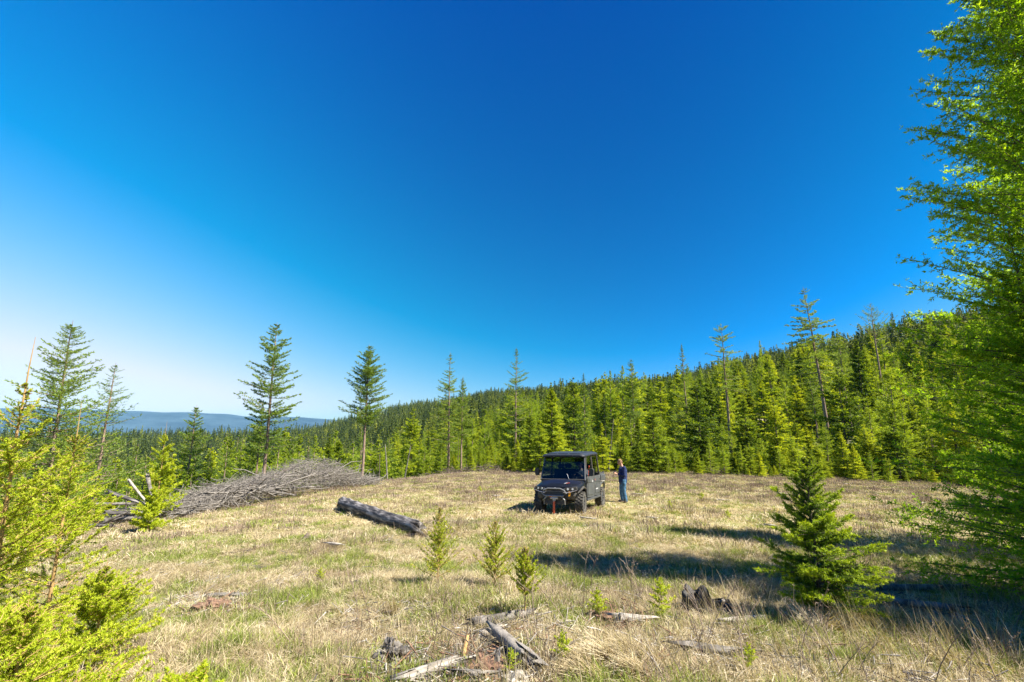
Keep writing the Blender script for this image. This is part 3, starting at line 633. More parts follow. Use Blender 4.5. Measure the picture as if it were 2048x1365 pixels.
# combed straw mound, leaning stalks, bark litter
CM = [blades(110, .10, .22, .42, .0035, 1.15, .5, M_STRAW, 'combed_straw') for _ in range(2)]
for m_ in CM:      # comb all blades the same way
    v = np.empty(len(m_.vertices) * 3, np.float32); m_.vertices.foreach_get('co', v); v = v.reshape(-1, 8, 3); b_ = v[:, :1].copy(); r_ = v - b_
    h_ = np.hypot(r_[..., 0], r_[..., 1]); sp = rng.normal(0, .25, (len(v), 1)); v[..., 0] = b_[..., 0] - h_ * np.cos(sp); v[..., 1] = b_[..., 1] - h_ * np.sin(sp) + (r_[..., 1] * 0)
    sd_ = np.tile(np.array([-1, 1]), 4)[None] * .0018; v[..., 1] += sd_; v[..., 2] += sd_ * .5; m_.vertices.foreach_set('co', v.ravel())
LS = [blades(9, .05, .28, .55, .0028, .42, .12, mm, 'leaning_stalks') for mm in (M_STRAW, M_FORB, M_STRAW)]
LT = []
for k in range(3):
    nn = 22; c_ = np.stack([rng.normal(0, .12, nn), rng.normal(0, .12, nn), rng.uniform(.0, .03, nn)], -1); d_ = norm(rng.normal(0, 1, (nn, 3)) * [1, 1, .18]); l_ = rng.uniform(.03, .16, nn)[:, None]
    v_, q_ = tubes(np.stack([c_ - d_ * l_, c_ + rng.normal(0, .005, (nn, 3)), c_ + d_ * l_], 1), rng.uniform(.002, .008, nn)[:, None] * np.array([[1, .9, .5]]), 4); LT.append(mesh_np('litter', v_, [q_], (M_GREYWOOD, M_RUST, M_PALEWOOD)[k]))
pp = []; ii = []; rr2 = []; sc2 = []
def put(n, x0, x1, y0, y1, kinds, rz, tilt=0, s0=.8, s1=1.2):
    for _ in range(n):
        g_ = G(rng.uniform(x0, x1), rng.uniform(y0, y1)); pp.append(g_ - [0, 0, .01]); ii.append(rng.choice(kinds)); rr2.append((0, rng.normal(tilt, .12), rng.normal(*rz))); s_ = rng.uniform(s0, s1); sc2.append((s_, s_, s_))
put(22, 1175, 1290, 1300, 1365, [0, 1], (.5, .2), 0, .6, .9); put(8, 670, 790, 1190, 1250, [0, 1], (.8, .5), 0, .5, .8)
put(20, 1630, 1700, 1240, 1275, [0, 1], (0, 3), 0, .6, .9)
put(170, 1260, 2048, 1195, 1400, [2, 3, 4], (0, .5), -.35); put(70, 300, 1260, 1180, 1400, [2, 3, 4], (0, 3)); put(60, 1500, 2048, 1000, 1200, [2, 3], (0, 3))
put(220, 700, 1150, 1230, 1400, [5, 6, 7], (0, 3)); put(260, 1150, 2048, 1180, 1400, [5, 5, 6, 7], (0, 3)); put(130, 250, 1300, 1040, 1250, [5, 7], (0, 3)); put(60, 370, 480, 1195, 1225, [6, 6, 7], (0, 3)); put(90, 930, 1060, 1290, 1365, [6, 5], (0, 3)); put(40, 1180, 1300, 1225, 1260, [6], (0, 3))
scatter('ground_litter', pp, rr2, sc2, ii, CM + LS + LT, label='matted straw, leaning stalks and bits of bark and twig on the ground', cat='litter', kind='stuff')

# ------------------------------------------------------------------ logs, poles, brush
def log_mesh(name, L, r0, r1, mat, seg=16, sides=14, bend=.03, rough=.08, jag=.06, knots=0):
    t = np.linspace(0, 1, seg); th = np.arange(sides) * 6.283 / sides
    cy = np.cumsum(rng.normal(0, bend * L / seg, seg)); cz = np.cumsum(rng.normal(0, bend * L / seg * .4, seg)); cy -= cy.mean(); cz -= cz.mean()
    r = (r0 + (r1 - r0) * t)[:, None] * (1 + rough * rng.normal(size=(1, sides)) + rough * .6 * rng.normal(size=(seg, sides)))
    X_ = (t * L - L / 2)[:, None] + np.zeros((1, sides)); X_[0] += rng.normal(0, jag * 2, sides) ; X_[-1] += rng.normal(0, jag * 2, sides)
    V = np.stack([X_, cy[:, None] + r * np.cos(th), cz[:, None] + r * np.sin(th)], -1).reshape(-1, 3)
    ix = np.arange(seg * sides).reshape(seg, sides); a = ix[:-1]; d = ix[1:]
    Q = np.stack([a, np.roll(a, -1, 1), np.roll(d, -1, 1), d], -1).reshape(-1, 4)
    c0 = len(V); V = np.concatenate([V, [V[:sides].mean(0) + [.02, 0, 0], V[-sides:].mean(0) - [.02, 0, 0]]])
    T1 = np.stack([np.full(sides, c0), np.roll(ix[0], -1), ix[0]], -1); T2 = np.stack([np.full(sides, c0 + 1), ix[-1], np.roll(ix[-1], -1)], -1)
    return mesh_np(name, V, [Q, np.concatenate([T1, T2])], mat, smooth=False)
def lay(name, A, B, r0, r1, mat, label, cat='log', group=None, **kw):
    A = np.array(A, float); B = np.array(B, float); Lg = np.linalg.norm(B - A)
    if 'seg' not in kw: kw['seg'] = int(np.clip(Lg / max(r0, .03) / 1.2, 6, 26))
    o = link(name, log_mesh(name, Lg, r0, r1, mat, **kw)); o.location = (A + B) / 2
    o.rotation_mode = 'QUATERNION'; o.rotation_quaternion = Vector(B - A).to_track_quat('X', 'Z'); tag(o, label, cat, group); return o
def gp(px, py, up=0.):
    p = G(px, py).copy(); p[2] = float(gz(p[0], p[1])) + up; return p
lay('fallen_log', gp(683, 1018, .20), gp(838, 1072, .14), .23, .18, M_CHAR, 'large charred grey log lying in the meadow left of the vehicle', rough=.11, jag=.14, bend=.03)
lay('broken_branch', gp(800, 1372, .04), gp(930, 1334, .06), .045, .038, M_PALEWOOD, 'bleached straight branch running off the bottom edge left of the dark snag', cat='branch', rough=.08)
lay('weathered_log', gp(952, 1262, .05), gp(1050, 1240, .05), .065, .045, M_GREYWOOD, 'weathered grey log lying above the pale split piece in the centre foreground')
lay('weathered_log', gp(948, 1284, .04), gp(1010, 1260, .04), .04, .035, M_PALEWOOD, 'pale split log piece lying just below the weathered grey log')
lay('broken_branch', gp(990, 1298, .16), gp(1062, 1350, .08), .05, .07, M_GREYWOOD, 'thick dark curved snag arching over a hollow at the bottom edge', cat='branch', bend=.06)
lay('broken_branch', gp(905, 1362, .05), gp(975, 1362, .04), .035, .03, M_GREYWOOD, 'grey branch at the bottom edge right of the bleached branch', cat='branch')
lay('broken_branch', gp(975, 1330, .05), gp(1010, 1318, .1), .012, .010, M_GREYWOOD, 'thin grey stick crossing beneath the dark curved snag', cat='branch')
lay('broken_branch', gp(925, 1325, .02), gp(935, 1300, .12), .022, .018, M_TWIG, 'short tan stick standing up near the tip of the bleached branch', cat='branch')
lay('broken_branch', gp(1000, 1365, .02), gp(996, 1338, .1), .024, .020, M_GREYWOOD, 'short upright grey stub under the dark curved snag', cat='branch')
lay('bleached_log', gp(1228, 1248, .05), gp(1290, 1252, .05), .055, .045, M_PALEWOOD, 'short bleached log beside red rotten wood in the centre foreground')
lay('bleached_log', gp(1730, 1186, .06), gp(1935, 1182, .06), .05, .04, M_GREYWOOD, 'long thin grey log in the shade behind the fir sapling, the farther of two')
lay('bleached_log', gp(1725, 1206, .06), gp(1940, 1232, .06), .055, .045, M_GREYWOOD, 'long thin grey log in the shade right of the fir sapling, the nearer of two')
lay('bleached_log', gp(1405, 1222, .06), gp(1450, 1216, .06), .05, .045, M_GREYWOOD, 'short grey log lying between the black stump and the burnt chunk')
lay('bleached_log', gp(1365, 1308, .05), gp(1490, 1318, .04), .05, .035, M_GREYWOOD, 'grey log half buried in dry grass at the bottom right')
lay('bleached_log', gp(1450, 1252, .04), gp(1540, 1244, .04), .035, .03, M_PALEWOOD, 'pale slim log left of the foot of the fir sapling')
def chunk(name, p, s, mat, label, cat, n=3, rough=.28, up=.0, group=None):
    me = bpy.data.meshes.new(name); import bmesh
    bm = bmesh.new(); bmesh.ops.create_icosphere(bm, subdivisions=n, radius=1)
    off = rng.normal(0, 1, 3)
    for v in bm.verts:
        c = v.co; f = 1 + rough * (math.sin(c.x * 5 + off[0] + c.z * 3) * .6 + math.sin(c.y * 7 + off[1]) * .5 + rng.normal(0, .35)); v.co = Vector((c.x * f * s[0], c.y * f * s[1], max(c.z * f, -.6) * s[2]))
    bm.to_mesh(me); bm.free(); me.materials.append(mat)
    o = link(name, me); o.location = (p[0], p[1], p[2] + s[2] * .4 + up); o.rotation_euler = (rng.normal(0, .1), rng.normal(0, .1), rng.uniform(0, 3)); tag(o, label, cat, group); return o
# burnt stump: hollow shell with ragged rim
def stump(p, label, r=.15, h=.30, mat=M_BLACK):
    sides, seg = 18, 6; th = np.arange(sides) * 6.283 / sides; rag = rng.uniform(.75, 1.12, sides)
    V = []
    for k in range(seg):
        z = k / (seg - 1); V.append(np.stack([np.cos(th) * r * (1.35 - .4 * z) * rag ** .3, np.sin(th) * r * (1.35 - .4 * z), z * h * (rag if k == seg - 1 else np.ones(sides)) - .04], -1))
    for k in range(3):
        z = 1 - k * .3; V.append(np.stack([np.cos(th) * r * .62 * (.95 - .1 * k), np.sin(th) * r * .62 * (.95 - .1 * k), z * h * (rag if k == 0 else np.full(sides, .95)) - .05], -1))
    n = len(V); V = np.concatenate(V); ix = np.arange(n * sides).reshape(n, sides); a = ix[:-1]; d = ix[1:]
    Q = np.stack([a, np.roll(a, -1, 1), np.roll(d, -1, 1), d], -1).reshape(-1, 4)
    V += rng.normal(0, r * .05, V.shape)
    o = link('burnt_stump', mesh_np('burnt_stump', V, [Q], mat)); o.location = p; o.rotation_euler = (0, -.25, 0); tag(o, label, 'stump')
stump(gp(1400, 1226), 'black burnt stump with hollow top in the shade left of the fir sapling')
chunk('burnt_chunk', gp(1462, 1228), (.14, .10, .07), M_BLACK, 'black burnt wood chunk right of the burnt stump', 'wood chunk')
chunk('stump_remnant', gp(785, 1322), (.16, .12, .09), M_GREYWOOD, 'knobbly grey root stump in the straw at the bottom left of centre', 'stump', n=4, rough=.4)
chunk('stump_remnant', gp(612, 1083), (.16, .1, .10), M_DKBARK, 'small dark stump remnant on the open slope left of the charred log', 'stump')
chunk('stump_remnant', gp(712, 1172), (.13, .08, .05), M_GREYWOOD, 'low grey wood chunk in the straw left of the three seedlings', 'stump')
chunk('rotten_wood', gp(425, 1218), (.38, .16, .06), M_RUST, 'crumbling red rotten log remains in the straw at lower left', 'rotten wood', n=4, rough=.35)
chunk('rotten_wood', gp(1205, 1242), (.22, .12, .05), M_RUST, 'red rotten wood crumbs beside the short bleached log', 'rotten wood', n=4, rough=.4)
chunk('rotten_wood', gp(975, 1345), (.24, .14, .05), M_RUST, 'brown rotten wood in the hollow under the dark curved snag', 'rotten wood', n=4, rough=.4)
lay('broken_branch', gp(415, 1200, .05), gp(475, 1200, .06), .035, .028, M_GREYWOOD, 'short grey branch resting on the red rotten log remains', cat='branch')
chunk('pale_rock', gp(1030, 1372), (.1, .08, .07), M_PALEWOOD, 'bluish pale split wood block below the dark curved snag', 'wood chunk')
for px, py in [(1268, 991), (1430, 1003), (1300, 1040), (1160, 1040), (985, 995), (1000, 1003), (1610, 1010), (1560, 990), (1790, 985), (1690, 970), (1440, 955), (1375, 962), (660, 1095), (1080, 983), (1840, 1010), (1530, 1055), (1640, 962)]:
    L_ = rng.uniform(.15, .45); a_ = rng.uniform(-.5, .5); p = gp(px, py, .07)
    lay('wood_chip', p, p + np.array([L_ * math.cos(a_), L_ * math.sin(a_), 0]), rng.uniform(.02, .045), .02, M_PALEWOOD, 'small bleached piece of wood lying in the meadow grass', cat='wood piece', group='bleached wood pieces scattered over the meadow', seg=6, sides=7)
# long brush pile
def interp_px(t):
    return np.interp(t, [0, .25, .5, .75, 1], [345, 470, 590, 690, 765]), np.interp(t, [0, .25, .5, .75, 1], [1034, 1014, 994, 972, 958])
ts = np.linspace(0, 1, 9); LINE = np.array([at(interp_px(t)[0], float(np.interp(t, [0, .25, .5, .75, 1], [17.5, 20.5, 24, 28.5, 32]))) for t in ts])
def pile_pt(t): return np.stack([np.interp(t, ts, LINE[:, k]) for k in range(3)], -1)
PH = lambda t: np.interp(t, [0, .15, .35, .55, .7, .85, 1], [.15, .5, 1.0, 1.35, 1.95, 1.15, .3])
def sticks(n, L0, L1, r0, r1, along, wid, up):
    t = rng.uniform(0, 1, n); c = pile_pt(t); tg = norm(pile_pt(np.minimum(t + .05, 1)) - pile_pt(np.maximum(t - .05, 0))); nrm = np.stack([-tg[:, 1], tg[:, 0], np.zeros(n)], -1)
    nrm *= np.sign(nrm[:, 1:2] + 1e-6)    # away from the camera
    off = rng.uniform(-.2, wid, n); h = PH(t) * (1 - np.abs(off / wid - .45) ** 2 * 1.4).clip(.05, 1) * rng.uniform(.15, 1, n) ** .6
    c = c + nrm * off[:, None]; c[:, 2] = gz(c[:, 0], c[:, 1]) + h
    d = norm(tg * np.where(rng.uniform(0, 1, n) < .5, 1, -1)[:, None] * along + rng.normal(0, .55, (n, 3)) * np.array([1, 1, .45]) + np.array([0, 0, up]))
    Lh = rng.uniform(L0, L1, n)[:, None]; bend = rng.normal(0, .10, (n, 3)) * Lh
    P = np.stack([c - d * Lh / 2, c - d * Lh / 6 + bend * .6, c + d * Lh / 6 + bend, c + d * Lh / 2 + bend * .4], 1)
    r = rng.uniform(r0, r1, n)[:, None] * np.array([1, .85, .65, .3])[None]; return P, r
PP = [sticks(1900, .4, 1.5, .006, .018, .3, 3.2, .15), sticks(3800, .25, .9, .003, .008, .1, 3.4, .45), sticks(150, 1.2, 2.8, .015, .035, 1.2, 2.6, .0)]
V, Q = tubes(np.concatenate([p for p, r in PP]), np.concatenate([r for p, r in PP]), 4)
tag(link('brush_pile', mesh_np('brush_pile', V, [Q], M_GREYWOOD)), 'long heap of grey dead branches and twigs along the left edge of the meadow', 'brush pile', kind='stuff')
for k in range(16):
    t = rng.uniform(.02, .95); c = pile_pt(np.array([t]))[0]; q = pile_pt(np.array([min(t + .05, 1)]))[0]; d = norm((q - c)[None])[0] * rng.choice([1, -1]); d = norm((d + rng.normal(0, .28, 3) * [1, 1, .3])[None])[0]
    Lg = rng.uniform(2.2, 5.0); c = c + np.array([0, rng.uniform(-.2, 1.2), PH(t) * rng.uniform(.25, .9)])
    lay('dead_pole', c - d * Lg / 2, c + d * Lg / 2, rng.uniform(.03, .055), .02, M_GREYWOOD, 'weathered grey pole lying lengthwise in the long brush pile', cat='pole', group='poles lying in the long brush pile', sides=7, seg=10)
lay('dead_pole', gp(600, 975, 1.55), gp(695, 950, 1.2), .07, .05, M_DKBARK, 'dark curved pole on the highest crest of the brush pile', cat='pole', bend=.05)
lay('dead_pole', gp(480, 1010, .6), gp(590, 985, 1.5), .08, .06, M_DKBARK, 'thick dark pole sloping up in the middle of the brush pile', cat='pole')
lay('dead_pole', gp(340, 1012, 1.0), gp(420, 1000, 1.0), .035, .02, M_PALEWOOD, 'thin pale pole sticking out level from the left end of the brush pile', cat='pole')
# small log pile at the far left
b0 = gp(232, 1056)
LP = [((-.9, 0, .25), (.9, .5, .3), .10, M_GREYWOOD, 'bottom grey log of the small log pile at the left'), ((-1.0, .4, .5), (.8, 1.1, .35), .11, M_CHAR, 'dark middle log of the small log pile at the left'),
      ((-1.3, .9, 1.25), (.6, 1.2, .55), .10, M_CHAR, 'long dark log sloping across the top of the small log pile'), ((-.7, 1.2, 1.7), (.35, 1.0, .8), .06, M_PALEWOOD, 'peeled pale log pointing up left from the small log pile'),
      ((.0, 1.3, 1.85), (.5, 1.1, .9), .09, M_GREYWOOD, 'grey log standing steeply out of the top of the small log pile'), ((-.5, -.2, .15), (.3, .2, .6), .06, M_GREYWOOD, 'short slanting log at the front of the small log pile'),
      ((-1.6, .5, .8), (-.2, 1.0, .75), .09, M_GREYWOOD, 'left grey log of the small log pile half hidden by leaves'), ((-1.4, -.1, .1), (.2, -.3, .12), .07, M_GREYWOOD, 'lowest thin log lying in front of the small log pile')]
for a_, b_, r, m_, lab in LP: lay('piled_log', b0 + np.array(a_) * .8, b0 + np.array(b_) * .8, r * .7, r * .5, m_, lab, sides=10)
# dead standing stems and slash by the wood
for px, py, d, h, lab in [(343, 0, 33, 4.2, 'dead grey snag left of the slim pointed larch'), (402, 0, 36, 5.5, 'dead pale snag right of the slim pointed larch'), (440, 0, 40, 6.5, 'slender dead stem in front of the hollow behind the brush pile'), (270, 0, 30, 4.0, 'short dead snag above the small log pile'),
                          (780, 0, 47, 5, 'leaning dead stem between the long-stemmed larch and the dark broad fir'), (760, 0, 46, 4.4, 'crooked dark dead stem right of the long-stemmed larch'), (806, 0, 45, 3.6, 'grey dead stem under the dark broad fir'), (1216, 0, 47, 5, 'pale dead stem between the vehicle and the standing man')]:
    p = at(px, d); ln = rng.normal(0, .12) * h; lay('dead_snag', p - [0, 0, .2], p + [ln, 0, h], .09, .03, M_GREYWOOD if rng.uniform() < .7 else M_DKBARK, lab, cat='snag', sides=8, seg=12)
n = 420; t = rng.uniform(0, 1, n); px_ = np.where(t < .5, rng.uniform(1420, 1500, n), rng.uniform(840, 1000, n)); c = np.array([at(a, 46 + rng.uniform(-1, 2)) for a in px_]); c[:, 2] += rng.uniform(0, .55, n)
d = norm(rng.normal(0, 1, (n, 3)) * [1, 1, .4]); Lh = rng.uniform(.4, 1.6, n)[:, None]; V, Q = tubes(np.stack([c - d * Lh / 2, c + rng.normal(0, .05, (n, 3)), c + d * Lh / 2], 1), rng.uniform(.01, .035, n)[:, None] * np.array([[1, .8, .4]]), 4)
tag(link('slash_heap', mesh_np('slash_heap', V, [Q], M_DKBARK)), 'low brown slash strewn along the foot of the tree line', 'slash', kind='stuff')
# dry weed stalks with seed heads
def weed():
    n = 7; P = []; R2 = []; hd = []
    top = rng.uniform(.3, .55); P0 = np.array([0, 0, 0.]); ln = rng.normal(0, .25, 2) ; main = np.array([[0, 0, -.02], [ln[0] * .25 * top, ln[1] * .25 * top, top * .35], [ln[0] * .6 * top, ln[1] * .6 * top, top * .7], [ln[0] * top, ln[1] * top, top]])
    P.append(main); R2.append([.004, .0035, .003, .0015]); hd.append(main[-1])
    for k in range(n):
        f = rng.uniform(.45, .95); b = np.array([np.interp(f, [0, .35, .7, 1], main[:, j]) for j in range(3)]); a = rng.uniform(0, 6.28); L_ = rng.uniform(.06, .16)
        e = b + np.array([math.cos(a) * .55, math.sin(a) * .55, .85]) * L_; P.append(np.stack([b, b * .66 + e * .34, b * .33 + e * .67, e])); R2.append([.002, .0018, .0015, .001]); hd.append(e)
    V, Q = tubes(np.array(P), np.array(R2), 4); hd = np.array(hd)
    C = np.repeat(hd, 6, 0); fv, ff = kites(C, norm(rng.normal(0, 1, (len(C), 3)) + [0, 0, .6]), .014, .006)
    return mesh_np('weed_stalk', np.concatenate([V, fv]), [Q, ff + len(V)], M_FORB, tint=rng.uniform(.4, .9, len(V) + len(fv)))
WM = [weed() for _ in range(5)]
for k in range(60):
    px, py = (rng.uniform(1080, 1330), rng.uniform(1160, 1260)) if k < 16 else (rng.uniform(1280, 2030), rng.uniform(1240, 1400)) if k < 46 else (rng.uniform(560, 1080), rng.uniform(1230, 1380))
    o = link('dry_weed_stalk', WM[k % 5]); o.location = G(px, py); o.rotation_euler = (rng.normal(0, .2), rng.normal(0, .2), rng.uniform(0, 6.28)); s_ = rng.uniform(.7, 1.25); o.scale = (s_, s_, s_)
    where = 'left of the black stump' if k < 16 else 'in the bright straw at the bottom centre' if k >= 46 else 'below the black stump' if px < 1500 else 'below the young fir' if px < 1780 else 'in the bottom right corner'
    tag(o, 'thin dry weed stalk with seed heads ' + where, 'weed stalk', 'dry weed stalks ' + where)
# ------------------------------------------------------------------ hard-surface helper
class MB:
    def __init__(s): s.V = []; s.F = []
    def add(s, V, F):
        o = len(s.V); s.V += [tuple(map(float, v)) for v in V]; s.F += [tuple(int(i) + o for i in f) for f in F]; return s
    def box(s, a, b, taper=0):
        (x0, y0, z0), (x1, y1, z1) = a, b
        t = taper
        return s.add([(x0, y0, z0), (x1, y0, z0), (x1, y1, z0), (x0, y1, z0), (x0 + t, y0 + t, z1), (x1 - t, y0 + t, z1), (x1 - t, y1 - t, z1), (x0 + t, y1 - t, z1)],
                     [(0, 3, 2, 1), (4, 5, 6, 7), (0, 1, 5, 4), (1, 2, 6, 5), (2, 3, 7, 6), (3, 0, 4, 7)])
    def prism(s, poly, a, b, axis='x'):
        n = len(poly); P = {'x': lambda u, v, w: (w, u, v), 'y': lambda u, v, w: (u, w, v), 'z': lambda u, v, w: (u, v, w)}[axis]
        V = [P(u, v, a) for u, v in poly] + [P(u, v, b) for u, v in poly]
        F = [tuple(range(n))[::-1], tuple(range(n, 2 * n))] + [(i, (i + 1) % n, n + (i + 1) % n, n + i) for i in range(n)]
        return s.add(V, F)
    def loft(s, secs, close=True):
        n = len(secs[0]); V = [p for q in secs for p in q]; F = []
        for k in range(len(secs) - 1):
            for i in range(n): j = (i + 1) % n; F.append((k * n + i, k * n + j, (k + 1) * n + j, (k + 1) * n + i))
        if close: F += [tuple(range(n))[::-1], tuple((len(secs) - 1) * n + i for i in range(n))]
        return s.add(V, F)
    def tube(s, pts, r, sides=8):
        r = [r] * len(pts) if np.isscalar(r) else r
        V, Q = tubes(np.array([pts], float), np.array([r], float), sides); k = len(pts)
        s.add(V, Q); o = len(s.V) - len(V); s.F += [tuple(o + i for i in range(sides))[::-1], tuple(o + (k - 1) * sides + i for i in range(sides))]; return s
    def lathe(s, prof, n=28, c=(0, 0, 0)):     # profile (x, radius) about the X axis
        th = [2 * math.pi * i / n for i in range(n)]; m = len(prof)
        V = [(c[0] + x, c[1] + r * math.cos(t), c[2] + r * math.sin(t)) for t in th for x, r in prof]
        F = [(i * m + j, i * m + (j + 1) % m, ((i + 1) % n) * m + (j + 1) % m, ((i + 1) % n) * m + j) for i in range(n) for j in range(m)]
        return s.add(V, F)
    def build(s, name, mat, parent=None, bevel=0, smooth=False, loc=None):
        me = bpy.data.meshes.new(name); me.from_pydata(s.V, [], s.F); me.materials.append(mat)
        import bmesh
        bm = bmesh.new(); bm.from_mesh(me); bmesh.ops.recalc_face_normals(bm, faces=bm.faces); bm.to_mesh(me); bm.free()
        if smooth: me.polygons.foreach_set('use_smooth', [True] * len(me.polygons))
        o = link(name, me, parent, loc)
        if bevel:
            b = o.modifiers.new('bevel', 'BEVEL'); b.width = bevel; b.segments = 2; b.limit_method = 'ANGLE'
        return o
def mat_p(name, c, rough=.5, metal=0, spec=.5, coat=0, dust=0, dustc=(.34, .30, .22)):
    m, nt, out = mat_new(name); p = nd(nt, 'ShaderNodeBsdfPrincipled', Roughness=rough, Metallic=metal); p.inputs['Specular IOR Level'].default_value = spec
    p.inputs['Base Color'].default_value = (*c, 1); p.inputs['Coat Weight'].default_value = coat
    if dust:
        t = nd(nt, 'ShaderNodeTexCoord'); n = nd(nt, 'ShaderNodeTexNoise', Scale=3.5, Detail=8, Roughness=.7); nt.links.new(t.outputs['Object'], n.inputs['Vector'])
        f = ramp(nt, n.outputs['Fac'], [(.35, (dust * .3,) * 3), (.7, (dust,) * 3)])
        mx = nd(nt, 'ShaderNodeMixRGB'); nt.links.new(f, mx.inputs[0]); mx.inputs[1].default_value = (*c, 1); mx.inputs[2].default_value = (*dustc, 1); nt.links.new(mx.outputs[0], p.inputs['Base Color'])
        r2 = nd(nt, 'ShaderNodeMapRange'); nt.links.new(f, r2.inputs[0]); r2.inputs[3].default_value = rough; r2.inputs[4].default_value = .9; nt.links.new(r2.outputs[0], p.inputs['Roughness'])
    nt.links.new(p.outputs[0], out.inputs[0]); return m
def mat_glass(name, tint, refl=.25):
    m, nt, out = mat_new(name); t = nd(nt, 'ShaderNodeBsdfTransparent'); t.inputs[0].default_value = (*tint, 1); g = nd(nt, 'ShaderNodeBsdfGlossy', Roughness=.03)
    f = nd(nt, 'ShaderNodeFresnel', IOR=1.5); mx = nd(nt, 'ShaderNodeMixShader'); mx.inputs[0].default_value = .05
    if name == 'windscreen_glass': nt.links.new(f.outputs[0], mx.inputs[0])
    nt.links.new(t.outputs[0], mx.inputs[1]); nt.links.new(g.outputs[0], mx.inputs[2]); nt.links.new(mx.outputs[0], out.inputs[0]); return m
K_PAINT = mat_p('dark_paint', (.003, .005, .009), .38, coat=.15, spec=.2, dust=.015)
K_SIDE = mat_p('dusty_door_paint', (.022, .027, .03), .42, dust=.6, dustc=(.13, .135, .13))
K_ROOF = mat_p('roof_plastic', (.012, .016, .022), .45, spec=.3, dust=.15, dustc=(.12, .13, .15))
K_BLK = mat_p('black_plastic', (.012, .012, .013), .6, dust=.15)
K_RUB = mat_p('tyre_rubber', (.018, .018, .018), .85, dust=.55, dustc=(.17, .155, .125))
K_TUBE = mat_p('bumper_tube', (.20, .205, .21), .4, .3)
K_GREY = mat_p('grey_tube', (.09, .095, .10), .45, .4)
K_MET = mat_p('bright_metal', (.45, .45, .46), .35, .8)
K_RED = mat_p('orange_red_strap', (.60, .10, .03), .6)
K_AMB = mat_p('amber_lens', (.85, .38, .01), .3)
K_LENS = mat_p('lamp_lens', (.55, .57, .6), .08, .3, coat=1)
K_WHITE = mat_p('white_mark', (.65, .65, .65), .5)
K_SEAT = mat_p('seat_vinyl', (.015, .016, .02), .6)
K_GLASS = mat_glass('windscreen_glass', (.13, .20, .24)); K_GLASS2 = mat_glass('side_glass', (.62, .70, .66))

# ------------------------------------------------------------------ off-road vehicle (front towards -Y)
SC = 1.04; yaw = -R_(22)
fx = .0965 * 16.9
cx, cy = fx + 1.45 * SC * math.sin(-yaw), 16.9 + 1.45 * SC * math.cos(yaw)
def wpt(lx, ly): return cx + SC * (lx * math.cos(yaw) - ly * math.sin(yaw)), cy + SC * (lx * math.sin(yaw) + ly * math.cos(yaw))
W4 = {k: Vector((*wpt(*k), float(gz(*wpt(*k))))) for k in ((-.68, -1.45), (.68, -1.45), (-.68, 1.45), (.68, 1.45))}
vx = (W4[(.68, -1.45)] + W4[(.68, 1.45)] - W4[(-.68, -1.45)] - W4[(-.68, 1.45)]).normalized()
vy = (W4[(.68, 1.45)] + W4[(-.68, 1.45)] - W4[(.68, -1.45)] - W4[(-.68, -1.45)]).normalized(); vz = vx.cross(vy).normalized(); vy = vz.cross(vx)
U = empty('utility_vehicle', (0, 0, 0), 0, 'dark four-door side-by-side off-road vehicle with roof and front tube bumper, parked in the meadow', 'off-road vehicle')
mid = sum(W4.values(), Vector()) / 4; mid.z -= .03
M4 = Matrix((vx, vy, vz)).transposed().to_4x4(); M4.translation = mid; U.matrix_world = M4 @ Matrix.Scale(SC, 4)
def sec(y, hw, zb, zt, top=.82, cr=.03):
    return [(-hw * .9, y, zb), (hw * .9, y, zb), (hw, y, zb + (zt - zb) * .35), (hw * .97, y, zt - (zt - zb) * .25), (hw * top, y, zt), (hw * .3, y, zt + cr), (-hw * .3, y, zt + cr), (-hw * top, y, zt), (-hw * .97, y, zt - (zt - zb) * .25), (-hw, y, zb + (zt - zb) * .35)]
MB().box((-.33, -1.75, .34), (.33, 1.95, .46)).build('chassis', K_BLK, U, .02)
h = MB().loft([sec(-2.0, .52, .80, .87, .8, .015), sec(-1.93, .64, .72, .91), sec(-1.7, .75, .70, .95), sec(-1.35, .77, .74, 1.01), sec(-1.06, .775, .78, 1.07, .86)]).build('hood', K_PAINT, U, .012, True)
MB().prism([(-1.90, .83), (-1.06, .945), (-1.06, .94), (-1.90, .82)], -.01, .01, 'x').build('hood_scoop', K_BLK, U)
fa = MB().loft([sec(-1.99, .47, .55, .80, .9, .0), sec(-1.90, .62, .50, .80, .9, 0), sec(-1.72, .68, .48, .80, .9, 0)]).build('front_fascia', K_BLK, U, .01)
gr = MB().box((-.30, -2.02, .58), (.30, -1.985, .76)).build('grille', K_BLK, U, .005)
for k in range(4): MB().box((-.28, -2.035, 0.59 + k * .045), (.28, -2.022, 0.605 + k * .045)).build('slat', K_GREY, gr)
MB().box((-.27, -2.05, .565), (.27, -2.02, .61)).build('bumper_step', K_GREY, U, .01)
